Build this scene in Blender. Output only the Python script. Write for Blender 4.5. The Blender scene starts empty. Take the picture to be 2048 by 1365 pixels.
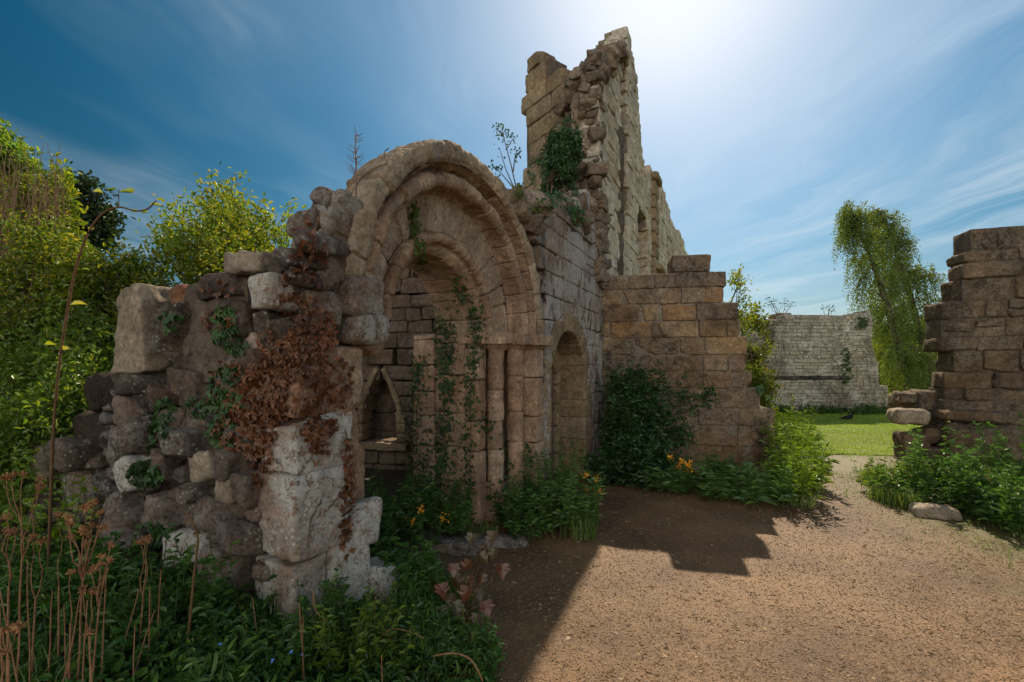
import bpy, math, random
import numpy as np
from math import radians, pi, sin, cos
random.seed(7); RNG = np.random.default_rng(7)
scn = bpy.context.scene; COL = scn.collection
F, CX, HZ, EYE = 910.0, 1024.0, 735.0, 1.6
SUN_EL, SUN_RATIO = radians(42), 0.35
SUN_AZ = math.atan(SUN_RATIO)

# ------------------------------------------------------------------ numpy noise
def _hash(i, j, k):
    h = (i * 374761393 + j * 668265263 + k * 1274126177) & 0xFFFFFFFF
    h = ((h ^ (h >> 13)) * 1274126177) & 0xFFFFFFFF
    h = (h ^ (h >> 16)) & 0xFFFFFF
    return h / float(0xFFFFFF) * 2 - 1
def vnoise(P):
    P = np.asarray(P, float); i = np.floor(P).astype(np.int64); f = P - i
    w = f * f * f * (f * (f * 6 - 15) + 10); r = 0
    for a in (0, 1):
        for b in (0, 1):
            for c in (0, 1):
                ww = (w[..., 0] if a else 1 - w[..., 0]) * (w[..., 1] if b else 1 - w[..., 1]) * (w[..., 2] if c else 1 - w[..., 2])
                r = r + ww * _hash(i[..., 0] + a, i[..., 1] + b, i[..., 2] + c)
    return r
def fbm(P, o=4, g=.5):
    P = np.asarray(P, float); s = 0; a = 1.0
    for k in range(o):
        s = s + a * vnoise(P * 2 ** k + 17.3 * k); a *= g
    return s
def nrm(v):
    v = np.asarray(v, float); return v / np.maximum(np.linalg.norm(v, axis=-1, keepdims=True), 1e-9)
def sstep(x): x = np.clip(x, 0, 1); return x * x * (3 - 2 * x)
A3 = lambda *v: np.array(v, float)

# ------------------------------------------------------------------ ground height, pixel helpers
def gz(x, y):
    x = np.asarray(x, float); y = np.asarray(y, float)
    h = .24 * sstep((-.25 - x) / 1.0) * sstep((9 - y) / 3)
    h = h + .10 * sstep((x - 4.0 - .12 * y) / 1.2) * sstep((9.5 - y) / 2)
    P = np.stack([x, y, x * 0], -1)
    return h + .03 * fbm(P * .6, 2) * sstep((30 - np.hypot(x, y)) / 20) + sstep((14 - np.hypot(x, y)) / 4) * (.008 * fbm(P * 5, 4))
def px3(px, py, Y): return A3((px - CX) / F * Y, Y, EYE + (HZ - py) / F * Y)
def gpx(px, py):
    Y = EYE * F / (py - HZ)
    for _ in range(4):
        X = (px - CX) / F * Y; Y = (EYE - float(gz(X, Y))) * F / (py - HZ)
    return A3((px - CX) / F * Y, Y, float(gz((px - CX) / F * Y, Y)))
def drop(p):
    p = np.array(p, float); p[2] = float(gz(p[0], p[1])) - .02; return p
def on_line(P0, d, px, py):        # plane through P0 (plan) along d: returns (s, z)
    q = (px - CX) / F
    s = (q * P0[1] - P0[0]) / (d[0] - q * d[1]); Y = P0[1] + s * d[1]
    return s, EYE + (HZ - py) / F * Y

# ------------------------------------------------------------------ mesh buffer
class MB:
    def __init__(s): s.v = []; s.q = []; s.t = []; s.n = 0; s.tint = []
    def add(s, V, quads=None, tris=None, tint=0.0):
        V = np.asarray(V, float).reshape(-1, 3); s.v.append(V)
        s.tint.append(np.broadcast_to(np.asarray(tint, float), (len(V),)))
        if quads is not None and len(quads): s.q.append(np.asarray(quads, np.int64) + s.n)
        if tris is not None and len(tris): s.t.append(np.asarray(tris, np.int64) + s.n)
        s.n += len(V)
    def build(s, name, mat, parent=None, smooth=True, origin=None):
        V = np.concatenate(s.v) if s.v else np.zeros((0, 3))
        if origin is not None: V = V - np.asarray(origin, float)
        Q = np.concatenate(s.q) if s.q else np.zeros((0, 4), int)
        T = np.concatenate(s.t) if s.t else np.zeros((0, 3), int)
        me = bpy.data.meshes.new(name)
        me.vertices.add(len(V)); me.vertices.foreach_set('co', V.ravel().astype(np.float32))
        me.loops.add(Q.size + T.size); me.loops.foreach_set('vertex_index', np.concatenate([Q.ravel(), T.ravel()]).astype(np.int32))
        n = len(Q) + len(T); me.polygons.add(n)
        st = np.concatenate([np.arange(len(Q)) * 4, Q.size + np.arange(len(T)) * 3])
        me.polygons.foreach_set('loop_start', st.astype(np.int32))
        me.polygons.foreach_set('use_smooth', np.full(n, smooth))
        tt = np.concatenate(s.tint) if s.tint else np.zeros(0)
        if tt.any():
            a = me.attributes.new('tint', 'FLOAT', 'POINT'); a.data.foreach_set('value', tt.astype(np.float32))
        me.update(calc_edges=True); me.materials.append(mat)
        o = bpy.data.objects.new(name, me); COL.objects.link(o)
        if origin is not None: o.location = origin
        if parent is not None:
            o.parent = parent; o.matrix_parent_inverse = parent.matrix_basis.inverted()
        return o
def tag(o, label=None, cat=None, group=None, kind=None):
    if label: o['label'] = label
    if cat: o['category'] = cat
    if group: o['group'] = group
    if kind: o['kind'] = kind
    return o
def thing(name, loc, label, cat, group=None):
    o = bpy.data.objects.new(name, None); COL.objects.link(o)
    o.empty_display_size = .1; o.location = loc
    return tag(o, label, cat, group, 'thing')
def copy_thing(o, loc, rot=0, scale=1, label=None):
    c = o.copy(); COL.objects.link(c); c.location = loc; c.rotation_euler = (0, 0, rot); c.scale = (scale,) * 3
    if label: c['label'] = label
    for ch in list(o.children):
        d = ch.copy(); COL.objects.link(d); d.parent = c; d.matrix_parent_inverse = ch.matrix_parent_inverse
    return c

# ------------------------------------------------------------------ stones
_lat = {}
def lattice(nx, ny, nz):
    k = (nx, ny, nz)
    if k in _lat: return _lat[k]
    idx = {}; pts = []; quads = []
    def vid(a, b, c):
        if (a, b, c) not in idx: idx[(a, b, c)] = len(pts); pts.append((a, b, c))
        return idx[(a, b, c)]
    for (ax, na, nb, nc) in ((0, nx, ny, nz), (1, ny, nz, nx), (2, nz, nx, ny)):
        for side in (0, na):
            for i in range(nb):
                for j in range(nc):
                    c4 = []
                    for (u, w) in ((i, j), (i + 1, j), (i + 1, j + 1), (i, j + 1)):
                        p = [0, 0, 0]; p[ax] = side; p[(ax + 1) % 3] = u; p[(ax + 2) % 3] = w; c4.append(vid(*p))
                    quads.append(c4 if side else c4[::-1])
    _lat[k] = (np.array(pts), np.array(quads)); return _lat[k]
def axis_pts(L, r, res, nmax=40):
    h = L / 2; r = min(r, h * .9); n = max(1, min(nmax, int(round((L - 2 * r) / res))))
    return np.concatenate([[-h, -h + .35 * r], np.linspace(-h + r, h - r, n + 1), [h - .35 * r, h]])
def block(mb, O, AX, dims, r=.02, res=.05, amp=.008, freq=9.0, jit=.0, rough=.0, cuts=0):
    """rounded, worn stone: AX rows are its U, V, N axes; dims along them"""
    AX = np.asarray(AX, float); cs = [axis_pts(d, r, res) for d in dims]
    P, Q = lattice(*[len(c) - 1 for c in cs])
    L = np.stack([cs[k][P[:, k]] for k in range(3)], 1); h = np.array(dims) / 2
    rr = np.minimum(r, h * .9); inner = np.clip(L, -(h - rr), h - rr); d = L - inner
    nd = nrm(d / rr); L = inner + nd * rr * np.minimum(1, np.max(np.abs(d / rr), 1, keepdims=True))
    for _ in range(cuts):
        dc = nrm(RNG.normal(size=3) * A3(1, 1, .8) / np.maximum(np.array(dims), .05) ** .5 * A3(1, 1, 1.2)); e = L @ dc; e = e - e.max() * RNG.uniform(.70, .93); L = L - np.maximum(e, 0)[:, None] * dc
    if jit:
        c = RNG.uniform(-jit, jit, (2, 2, 2, 3)); w = (L / h + 1) / 2
        for a in (0, 1):
            for b in (0, 1):
                for e in (0, 1):
                    ww = (w[:, 0] if a else 1 - w[:, 0]) * (w[:, 1] if b else 1 - w[:, 1]) * (w[:, 2] if e else 1 - w[:, 2])
                    L = L + ww[:, None] * c[a, b, e]
    W = np.asarray(O, float) + L @ AX; nw = nd @ AX; s = RNG.uniform(0, 99, 3)
    W = W + nw * (amp * fbm(W * freq + s, 4))[:, None]
    if rough: W = W + nw * (rough * fbm(W * freq * .3 + s * 2, 2))[:, None]
    mb.add(W, Q)
def poly_int(poly, z):
    xs = []; n = len(poly)
    for i in range(n):
        (a, b), (c, d) = poly[i], poly[(i + 1) % n]
        if (b > z) != (d > z): xs.append(a + (z - b) / (d - b) * (c - a))
    xs.sort(); return [(xs[i], xs[i + 1]) for i in range(0, len(xs) - 1, 2)]
def minus(iv, holes):
    for (a, b) in holes:
        out = []
        for (p, q) in iv:
            if b <= p or a >= q: out.append((p, q)); continue
            if a > p: out.append((p, a))
            if b < q: out.append((b, q))
        iv = out
    return iv
def masonry(P0, d, nout, poly, courses, lens, T, res, r=.02, amp=.006, jit=.006, hole=None, bt=None, ragged=0.0, core=True, gap=.008, prot=.008, z0=None, chip=True, mrec=.07, coreT=None):
    """coursed wall: returns (stones, mortar) buffers. P0 plan point on the face, d unit direction, nout outward normal"""
    st, mo = MB(), MB(); U = A3(d[0], d[1], 0); V = A3(0, 0, 1); N = A3(nout[0], nout[1], 0); AX = np.stack([U, V, N])
    base = A3(P0[0], P0[1], 0); z = min(p[1] for p in poly) if z0 is None else z0; top = max(p[1] for p in poly); bt = bt or T
    while z < top - .03:
        h = random.uniform(*courses); zm = z + h / 2
        iv = poly_int(poly, min(zm, top - .02))
        if hole: iv = minus(iv, hole(zm))
        for (a, b) in iv:
            if b - a < .05: continue
            if core: block(mo, base + U * (a + b) / 2 + V * zm - N * (coreT or T) / 2, AX, (max(.03, b - a - .07), h + .01, (coreT or T) - mrec), .01, .12, .006)
            x = a
            while x < b - .02:
                l = random.uniform(*lens)
                if b - x - l < lens[0] * .6: l = b - x
                l = min(l, b - x); e = 0
                if ragged and (x + l > b - .01 or x <= a + .001): e = random.uniform(-ragged, ragged)
                hh = h; oz = 0
                if random.random() < .08 and h > .16 and l < lens[1] * .7: hh = h * .5; oz = random.choice((-1, 1)) * h * .25
                for q in ((0,) if hh == h else (oz, -oz)):
                    block(st, base + U * (x + l / 2 + (e / 2 if x > a else -e / 2)) + V * (zm + q) - N * (bt / 2 - random.uniform(-prot, prot)), AX,
                          (max(.04, l + e - gap), hh - gap, bt), r * random.uniform(.7, 1.5), res, amp, jit=jit, cuts=random.choice((0, 0, 1, 1, 2)) if chip else 0)
                x += l
        z += h
    return st, mo
def sweep(mb, prof, C, U, Nin, zc, th0, th1, nth, joints=None, amp=.008, jw=.007, off=.008, seed=0, erode=None, step=.013, groove=.022):
    """arch: profile of (radius, depth) swept about the horizontal axis Nin through C at height zc"""
    pr = [np.array(prof[0], float)]
    for a, b in zip(prof[:-1], prof[1:]):
        a, b = np.array(a, float), np.array(b, float); n = max(1, int(np.ceil(np.linalg.norm(b - a) / step)))
        for k in range(1, n + 1): pr.append(a + (b - a) * k / n)
    pr = np.array(pr); tg = np.gradient(pr, axis=0); nm = nrm(np.stack([-tg[:, 1], tg[:, 0]], 1))
    th = list(np.linspace(th0, th1, nth)); rm = pr[:, 0].mean(); jl = []
    rg = np.random.default_rng(seed)
    if joints:
        jl = np.linspace(th0, th1, joints + 1)[1:-1] + rg.uniform(-.25, .25, joints - 1) * (th1 - th0) / joints
        for j in jl: th += [j - 1.6 * jw / rm, j - .6 * jw / rm, j, j + .6 * jw / rm, j + 1.6 * jw / rm]
    th = np.array(sorted(th)); n, m = len(th), len(pr)
    cell = np.searchsorted(np.array(jl), th) if joints else np.zeros(n, int)
    offs = rg.uniform(-off, off, (joints or 1) + 1)[cell]; tint = rg.uniform(0, 1, (joints or 1) + 1)[cell]
    gr = np.zeros(n)
    if joints: gr = np.exp(-(np.min(np.abs(th[:, None] - np.array(jl)[None]), 1) * rm / jw) ** 2)
    R = np.broadcast_to(pr[None, :, 0], (n, m)); Tt = np.broadcast_to(pr[None, :, 1], (n, m)); TH = np.broadcast_to(th[:, None], (n, m))
    def pos(R, Tt): return C[None, None] + (R * np.cos(TH))[..., None] * U + Tt[..., None] * Nin + ((zc + R * np.sin(TH))[..., None]) * A3(0, 0, 1)
    P = pos(R, Tt); am = amp if erode is None else amp * erode(TH)
    dsp = am * .6 * fbm(P * 15 + seed, 5) + am * .25 * fbm(P * 3 + seed * 3, 2) + offs[:, None] - gr[:, None] * groove
    P = pos(R + dsp * nm[None, :, 0], Tt + dsp * nm[None, :, 1])
    a = (np.arange(n - 1)[:, None] * m + np.arange(m - 1)[None]).ravel()
    mb.add(P.reshape(-1, 3), np.stack([a, a + 1, a + m + 1, a + m], 1), tint=np.repeat(tint, m) + 1e-4)
def tube(mb, pts, rad, n=6, amp=0):
    pts = np.asarray(pts, float); m = len(pts); rad = np.broadcast_to(np.asarray(rad, float), (m,))
    t = nrm(np.gradient(pts, axis=0)); ref = np.where(np.abs(t[:, 2:3]) > .9, A3(1, 0, 0), A3(0, 0, 1))
    a = nrm(np.cross(t, ref)); b = np.cross(t, a); an = np.arange(n) * 2 * pi / n
    V = pts[:, None] + rad[:, None, None] * (np.cos(an)[None, :, None] * a[:, None] + np.sin(an)[None, :, None] * b[:, None])
    V = V.reshape(-1, 3)
    if amp: V = V + amp * vnoise(V * 6)[:, None] * np.repeat(nrm(V.reshape(m, n, 3) - pts[:, None]).reshape(-1, 3), 1, 0)
    i = np.arange(m - 1)[:, None] * n; j = np.arange(n)[None]; j2 = (j + 1) % n
    q = np.stack([i + j, i + j2, i + n + j2, i + n + j], -1).reshape(-1, 4)
    mb.add(V, q)
def wander(a, b, n=8, sag=0., wob=.05):
    a, b = A3(*a), A3(*b); t = np.linspace(0, 1, n)[:, None]; L = np.linalg.norm(b - a)
    p = a + (b - a) * t; s = RNG.uniform(0, 99)
    w = np.stack([vnoise(np.concatenate([t * 3 + s + k * 31, t * 0, t * 0], 1)) for k in range(3)], 1)
    p = p + w * wob * L * np.sin(t * pi) ** .5; p[:, 2] += sag * L * np.sin(t[:, 0] * pi); return p

# ------------------------------------------------------------------ leaves
def frames(D, up=None):
    n = len(D); D = nrm(D); R = nrm(RNG.normal(size=(n, 3)) + (np.array([0, 0, 1.6]) if up is None else up))
    S = nrm(np.cross(D, R)); N = np.cross(S, D); return D, S, N
def leaves(mb, P, D, size, w=.45, fold=.25, droop=.25, up=None):
    """folded six-point leaves"""
    P = np.asarray(P, float); n = len(P)
    if n == 0: return
    D, S, N = frames(D, up); L = np.broadcast_to(np.asarray(size, float), (n,))[:, None]; W = L * w
    b = P; l1 = P + D * L * .33 + S * W * .5 + N * W * fold; r1 = P + D * L * .33 - S * W * .5 + N * W * fold
    l2 = P + D * L * .7 + S * W * .36 + N * (W * fold - L * droop * .3); r2 = P + D * L * .7 - S * W * .36 + N * (W * fold - L * droop * .3)
    t = P + D * L - N * L * droop
    V = np.stack([b, l1, l2, t, r2, r1], 1).reshape(-1, 3); i = np.arange(n)[:, None] * 6
    mb.add(V, np.concatenate([i + [0, 1, 2, 3], i + [0, 3, 4, 5]]))
def ivy_leaves(mb, P, Nn, size):
    """three-lobed leaves lying on a surface of normal Nn"""
    P = np.asarray(P, float); n = len(P); Nn = nrm(np.broadcast_to(np.asarray(Nn, float), (n, 3)) + RNG.normal(size=(n, 3)) * .45)
    D = nrm(np.cross(Nn, RNG.normal(size=(n, 3)) * .7 + A3(1, 1, 0))); D = np.where(D[:, 2:3] > .3, -D, D); D = nrm(D + A3(0, 0, -.5)); S = np.cross(D, Nn)
    L = np.broadcast_to(np.asarray(size, float), (n,))[:, None]
    pts = [(0, 0, 0), (.1, .42, .06), (.42, .5, 0), (.5, .22, .05), (1, 0, -.1), (.5, -.22, .05), (.42, -.5, 0), (.1, -.42, .06)]
    V = np.stack([P + D * L * a + S * L * b + Nn * L * (c + .0) for a, b, c in pts], 1).reshape(-1, 3); i = np.arange(n)[:, None] * 8
    mb.add(V, np.concatenate([i + [0, 1, 2, 3], i + [0, 3, 4, 5], i + [0, 5, 6, 7]]))
def blades(mb, P, h, lean=.5, w=.006):
    P = np.asarray(P, float); n = len(P); a = RNG.uniform(0, 2 * pi, n); D = np.stack([np.cos(a), np.sin(a), a * 0], 1)
    S = np.stack([-np.sin(a), np.cos(a), a * 0], 1); h = np.broadcast_to(np.asarray(h, float), (n,))[:, None]; ln = h * (RNG.uniform(.2, 1, (n, 1)) * lean)
    z = A3(0, 0, 1); W = np.broadcast_to(np.asarray(w, float), (n,))[:, None] * .5
    m = P + z * h * .6 + D * ln * .35; t = P + z * h * (1 - .25 * lean) + D * ln
    V = np.stack([P - S * W, P + S * W, m + S * W * .8, m - S * W * .8, t], 1).reshape(-1, 3); i = np.arange(n)[:, None] * 5
    mb.add(V, i + [0, 1, 2, 3], i + [3, 2, 4])

# ------------------------------------------------------------------ materials
class NT:
    def __init__(s, nt): s.nt = nt
    def __call__(s, t, ins=None, **kw):
        n = s.nt.nodes.new(t)
        for k, v in kw.items(): setattr(n, k, v)
        for k, v in (ins or {}).items():
            if isinstance(v, bpy.types.NodeSocket): s.nt.links.new(v, n.inputs[k])
            else: n.inputs[k].default_value = v
        return n
    def math(s, op, a, b=0.0, c=None, clamp=False):
        n = s('ShaderNodeMath', {0: a, 1: b}, operation=op, use_clamp=clamp)
        if c is not None:
            if isinstance(c, bpy.types.NodeSocket): s.nt.links.new(c, n.inputs[2])
            else: n.inputs[2].default_value = c
        return n.outputs[0]
    def ramp(s, fac, stops, interp='LINEAR'):
        n = s('ShaderNodeValToRGB', {0: fac}); e = n.color_ramp; e.interpolation = interp
        while len(e.elements) < len(stops): e.elements.new(.5)
        for el, (p, c) in zip(e.elements, stops):
            el.position = p; el.color = (c, c, c, 1) if isinstance(c, (int, float)) else (*c, 1)
        return n.outputs[0]
    def mix(s, fac, a, b, mode='MIX'):
        n = s('ShaderNodeMix', data_type='RGBA', blend_type=mode)
        for i, v in ((0, fac), (6, a), (7, b)):
            if isinstance(v, bpy.types.NodeSocket): s.nt.links.new(v, n.inputs[i])
            elif i == 0: n.inputs[0].default_value = v
            else: n.inputs[i].default_value = (*v, 1)
        return n.outputs[2]
    def noise(s, vec, scale, det=6, rough=.6, dist=0):
        return s('ShaderNodeTexNoise', {'Vector': vec, 'Scale': scale, 'Detail': det, 'Roughness': rough, 'Distortion': dist}).outputs[0]
def newmat(name):
    m = bpy.data.materials.new(name); m.use_nodes = True; m.node_tree.nodes.clear(); return m, NT(m.node_tree)
def island(n):
    g = n('ShaderNodeNewGeometry'); o = n('ShaderNodeObjectInfo'); a = n('ShaderNodeAttribute', attribute_name='tint')
    s = n.math('ADD', n.math('ADD', g.outputs['Random Per Island'], o.outputs['Random']), n.math('MULTIPLY', a.outputs['Fac'], 1.0))
    return n.math('FRACT', s), g.outputs['Position']
def stone_mat(name, pal, dark=.35, lichen=.3, ochre=.2, bump=.5, lich_col=(.5, .5, .45), contrast=.5, sc=1.0, spots=.0, streak=1.0, lsc=13.0, dark_col=(.02, .018, .015), red=0.0):
    m, n = newmat(name); rnd, pos = island(n)
    st = n('ShaderNodeMapping', {'Vector': pos, 'Scale': (1, 1, 1 / streak)}).outputs[0]
    col = n.ramp(rnd, [(i / max(1, len(pal) - 1), c) for i, c in enumerate(pal)])
    n1 = n.noise(pos, 3.6 * sc, 9, .72); n2 = n.noise(pos, 30 * sc, 8, .8); n3 = n.noise(pos, 11 * sc, 8, .7, .5)
    lo, hi = 1 - contrast, 1 + contrast
    col = n.mix(1, col, n.ramp(n1, [(.3, lo), (.7, hi)]), 'MULTIPLY')
    col = n.mix(1, col, n.ramp(n2, [(.3, .5), (.5, 1.0), (.7, 1.55)]), 'MULTIPLY')
    col = n.mix(1, col, n.ramp(n3, [(.33, .55), (.46, .95), (.56, 1.05), (.68, 1.5)]), 'MULTIPLY')
    if ochre:
        col = n.mix(n.math('MULTIPLY', n.ramp(n.noise(pos, 1.9 * sc, 5, .6), [(.5, 0), (.68, 1)]), ochre), col, (.30, .17, .06))
    if red:
        col = n.mix(n.math('MULTIPLY', n.ramp(n.noise(pos, 2.6 * sc, 5, .6, .6), [(.48, 0), (.62, 1)]), red), col, (.23, .085, .045))
    if dark:
        dk = n.math('MULTIPLY', n.ramp(n.noise(st, 1.7 * sc, 7, .7, .4), [(.46, 0), (.6, 1)]), n.ramp(n.noise(st, 11 * sc, 6, .7), [(.32, .15), (.6, 1)]))
        col = n.mix(n.math('MULTIPLY', dk, dark), col, dark_col)
    if lichen:
        lk = n.math('MULTIPLY', n.ramp(n.noise(st, 1.3 * sc, 3, .5), [(.42 - .12 * max(0, lichen - .6) / .4, 0), (.6 - .12 * max(0, lichen - .6) / .4, 1)]), n.ramp(n.math('MULTIPLY_ADD', n.noise(st, lsc * sc * 3.5, 6, .7), .35, n.math('MULTIPLY', n.noise(st, lsc * sc, 10, .78, .3), .65)), [(.47 - .035 * max(0, lichen - .6) / .4, 0), (.53 - .035 * max(0, lichen - .6) / .4, 1)]))
        col = n.mix(n.math('MULTIPLY', lk, lichen), col, n.mix(1, lich_col, n.ramp(n2, [(.3, .6), (.6, 1.1)]), 'MULTIPLY'))
    if spots:
        vo = n('ShaderNodeTexVoronoi', {'Vector': pos, 'Scale': 22 * sc, 'Randomness': 1.0})
        sp = n.math('MULTIPLY', n.ramp(vo.outputs[0], [(.2, 1), (.34, 0)]), n.ramp(n.noise(pos, 3 * sc, 3), [(.5, 0), (.58, 1)]))
        col = n.mix(n.math('MULTIPLY', sp, spots), col, lich_col)
    h = n.math('ADD', n.math('MULTIPLY', n.noise(pos, 22 * sc, 10, .7), 1.0), n.math('MULTIPLY', n2, .55))
    pit = n('ShaderNodeTexVoronoi', {'Vector': pos, 'Scale': 60 * sc})
    h = n.math('ADD', h, n.math('MULTIPLY', n.ramp(pit.outputs[0], [(.0, 0), (.35, 1)]), .12))
    bp = n('ShaderNodeBump', {'Strength': bump, 'Distance': .045 / sc, 'Height': n.math('ADD', h, n.math('MULTIPLY', n3, .9))})
    b = n('ShaderNodeBsdfPrincipled', {'Base Color': col, 'Roughness': .92, 'Specular IOR Level': .18, 'Normal': bp.outputs[0]})
    n('ShaderNodeOutputMaterial', {'Surface': b.outputs[0]}); return m
def leaf_mat(name, pal, trans=.4, gloss=.03, clump=.35, sc=1.4, tcol=(1.25, 1.2, .5)):
    m, n = newmat(name); g = n('ShaderNodeNewGeometry'); rnd, pos = g.outputs['Random Per Island'], g.outputs['Position']
    col = n.ramp(rnd, [(i / max(1, len(pal) - 1), c) for i, c in enumerate(pal)])
    col = n.mix(1, col, n.ramp(n.noise(pos, sc, 3), [(.3, 1 - clump), (.7, 1 + clump)]), 'MULTIPLY')
    d = n('ShaderNodeBsdfDiffuse', {'Color': col}); t = n('ShaderNodeBsdfTranslucent', {'Color': n.mix(1, col, tcol, 'MULTIPLY')})
    s = n('ShaderNodeMixShader', {0: trans, 1: d.outputs[0], 2: t.outputs[0]})
    gl = n('ShaderNodeBsdfGlossy', {'Color': (.8, .85, .8, 1), 'Roughness': .38})
    s2 = n('ShaderNodeMixShader', {0: gloss, 1: s.outputs[0], 2: gl.outputs[0]})
    n('ShaderNodeOutputMaterial', {'Surface': s2.outputs[0]}); return m
def plain_mat(name, c1, c2, sc=8, rough=.85, bump=.3):
    m, n = newmat(name); pos = n('ShaderNodeNewGeometry').outputs['Position']; f = n.noise(pos, sc, 6)
    col = n.mix(n.ramp(f, [(.35, 0), (.65, 1)]), c1, c2); bp = n('ShaderNodeBump', {'Strength': bump, 'Distance': .01, 'Height': f})
    b = n('ShaderNodeBsdfPrincipled', {'Base Color': col, 'Roughness': rough, 'Specular IOR Level': .2, 'Normal': bp.outputs[0]})
    n('ShaderNodeOutputMaterial', {'Surface': b.outputs[0]}); return m
def ground_mat():
    m, n = newmat('gravel_soil'); pos = n('ShaderNodeNewGeometry').outputs['Position']
    v = n('ShaderNodeTexVoronoi', {'Vector': pos, 'Scale': 55, 'Randomness': 1}); v2 = n('ShaderNodeTexVoronoi', {'Vector': pos, 'Scale': 130})
    soil = n.mix(n.ramp(n.noise(pos, 1.4, 5, .6), [(.35, 0), (.65, 1)]), (.115, .055, .019), (.18, .098, .038))
    soil = n.mix(1, soil, n.ramp(n.noise(pos, 60, 5, .7), [(.3, .6), (.7, 1.35)]), 'MULTIPLY')
    hue = n('ShaderNodeSeparateColor', {0: v.outputs[1]}).outputs[0]
    peb = n.ramp(hue, [(0, (.10, .055, .026)), (.35, (.14, .08, .038)), (.7, (.19, .115, .06)), (1, (.29, .20, .125))])
    col = n.mix(n.math('MULTIPLY', n.ramp(v.outputs[0], [(.3, 1), (.5, 0)]), .6), soil, peb)
    col = n.mix(n.math('MULTIPLY', n.ramp(v2.outputs[0], [(.2, 1), (.45, 0)]), .35), col, (.26, .18, .11))
    col = n.mix(1, col, n.ramp(n.noise(pos, .7, 5, .6), [(.35, .68), (.65, 1.25)]), 'MULTIPLY')
    s = n('ShaderNodeSeparateXYZ', {0: pos})
    moss = n.math('MULTIPLY', n.ramp(n.math('ADD', s.outputs[0], n.math('MULTIPLY', n.noise(pos, 1.2, 4), 1.2)), [(4.6 / 10, 0), (5.4 / 10, 1)]), .6)
    mr = n('ShaderNodeMapRange', {0: n.math('ADD', n.math('SUBTRACT', s.outputs[0], n.math('MULTIPLY', s.outputs[1], .15)), n.math('MULTIPLY', n.noise(pos, 1.6, 6), 1.6)), 1: 3.7, 2: 4.5})
    col = n.mix(n.math('MULTIPLY', mr.outputs[0], .75), col, (.085, .085, .02))
    ml = n('ShaderNodeMapRange', {0: n.math('SUBTRACT', n.math('MULTIPLY', n.noise(pos, 2, 6), .8), s.outputs[0]), 1: .55, 2: 1.1})
    col = n.mix(n.math('MULTIPLY', ml.outputs[0], .9), col, (.045, .035, .02))
    mf = n('ShaderNodeMapRange', {0: n.math('ADD', s.outputs[1], n.math('MULTIPLY', n.noise(pos, 1.1, 6), 1.5)), 1: 8.2, 2: 9.2})
    col = n.mix(mf.outputs[0], col, (.05, .085, .012))
    h = n.math('ADD', n.math('MULTIPLY', n.ramp(v.outputs[0], [(0, 1), (.5, 0)]), 1), n.math('ADD', n.math('MULTIPLY', n.ramp(v2.outputs[0], [(0, 1), (.5, 0)]), .5), n.noise(pos, 30, 6)))
    bp = n('ShaderNodeBump', {'Strength': .45, 'Distance': .010, 'Height': h})
    b = n('ShaderNodeBsdfPrincipled', {'Base Color': col, 'Roughness': .68, 'Specular IOR Level': .35, 'Normal': bp.outputs[0]})
    n('ShaderNodeOutputMaterial', {'Surface': b.outputs[0]}); return m

M = {}
warm = [(.24, .165, .10), (.31, .215, .135), (.19, .12, .075), (.35, .25, .16), (.27, .17, .095), (.22, .15, .10)]
M['arch'] = stone_mat('arch_stone', [(0.424, 0.285, 0.193), (0.572, 0.41, 0.291), (0.371, 0.24, 0.16), (0.498, 0.32, 0.207), (0.53, 0.385, 0.273)], .35, .3, .22, .8, (.46, .42, .36), .38, 1.3, .25, 1, red=.35)
M['band'] = stone_mat('pale_band_stone', [(.50, .39, .30), (.58, .46, .36), (.44, .33, .25), (.54, .40, .30)], .3, .35, .15, .9, (.58, .54, .48), .4, 1.3, .3, red=.25)
M['hood'] = stone_mat('hood_stone', [(0.395, 0.29, 0.195), (0.499, 0.38, 0.261), (0.333, 0.235, 0.157)], .45, .45, .2, .8, (.47, .44, .38), .4, 1.3, .4)
M['wallface'] = stone_mat('streaked_wall_stone', [(0.264, 0.202, 0.154), (0.326, 0.251, 0.194), (0.238, 0.176, 0.136), (0.29, 0.216, 0.158)], 1.0, .9, .1, .8, (.52, .48, .45), .45, 1.0, .3, 2.2, 5.0, red=.3)
M['tallface'] = stone_mat('pale_weathered_stone', [(0.582, 0.515, 0.403), (0.672, 0.605, 0.482), (0.526, 0.437, 0.325), (0.717, 0.638, 0.515), (0.56, 0.459, 0.314)], .35, .4, .3, .8, (.6, .58, .53), .35, .8, 0, 1.6)
M['ashlar'] = stone_mat('tower_ashlar_stone', [(.31, .235, .15), (.37, .285, .185), (.27, .2, .125), (.34, .25, .15)], .4, .04, .3, .7, contrast=.35, sc=.9)
M['rubble'] = stone_mat('core_rubble_stone', [(.30, .225, .16), (.21, .155, .11), (.36, .28, .21), (.25, .175, .12), (.17, .13, .1)], .5, .3, .25, .9, contrast=.4, sc=1.2)
M['butt'] = stone_mat('buttress_stone', [(.22, .145, .08), (.33, .215, .115), (.15, .10, .07), (.38, .26, .145), (.33, .175, .075), (.25, .165, .105), (.18, .125, .085), (.36, .25, .15)], .9, .3, .3, .8, (.48, .43, .38), .35, 1.0, .35)
M['right'] = stone_mat('dark_ruin_stone', [(0.15, 0.102, 0.064), (0.194, 0.131, 0.079), (0.12, 0.082, 0.057), (0.217, 0.15, 0.094)], .9, .35, .3, .9, (.42, .38, .3), .4, 1.0, .3)
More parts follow.
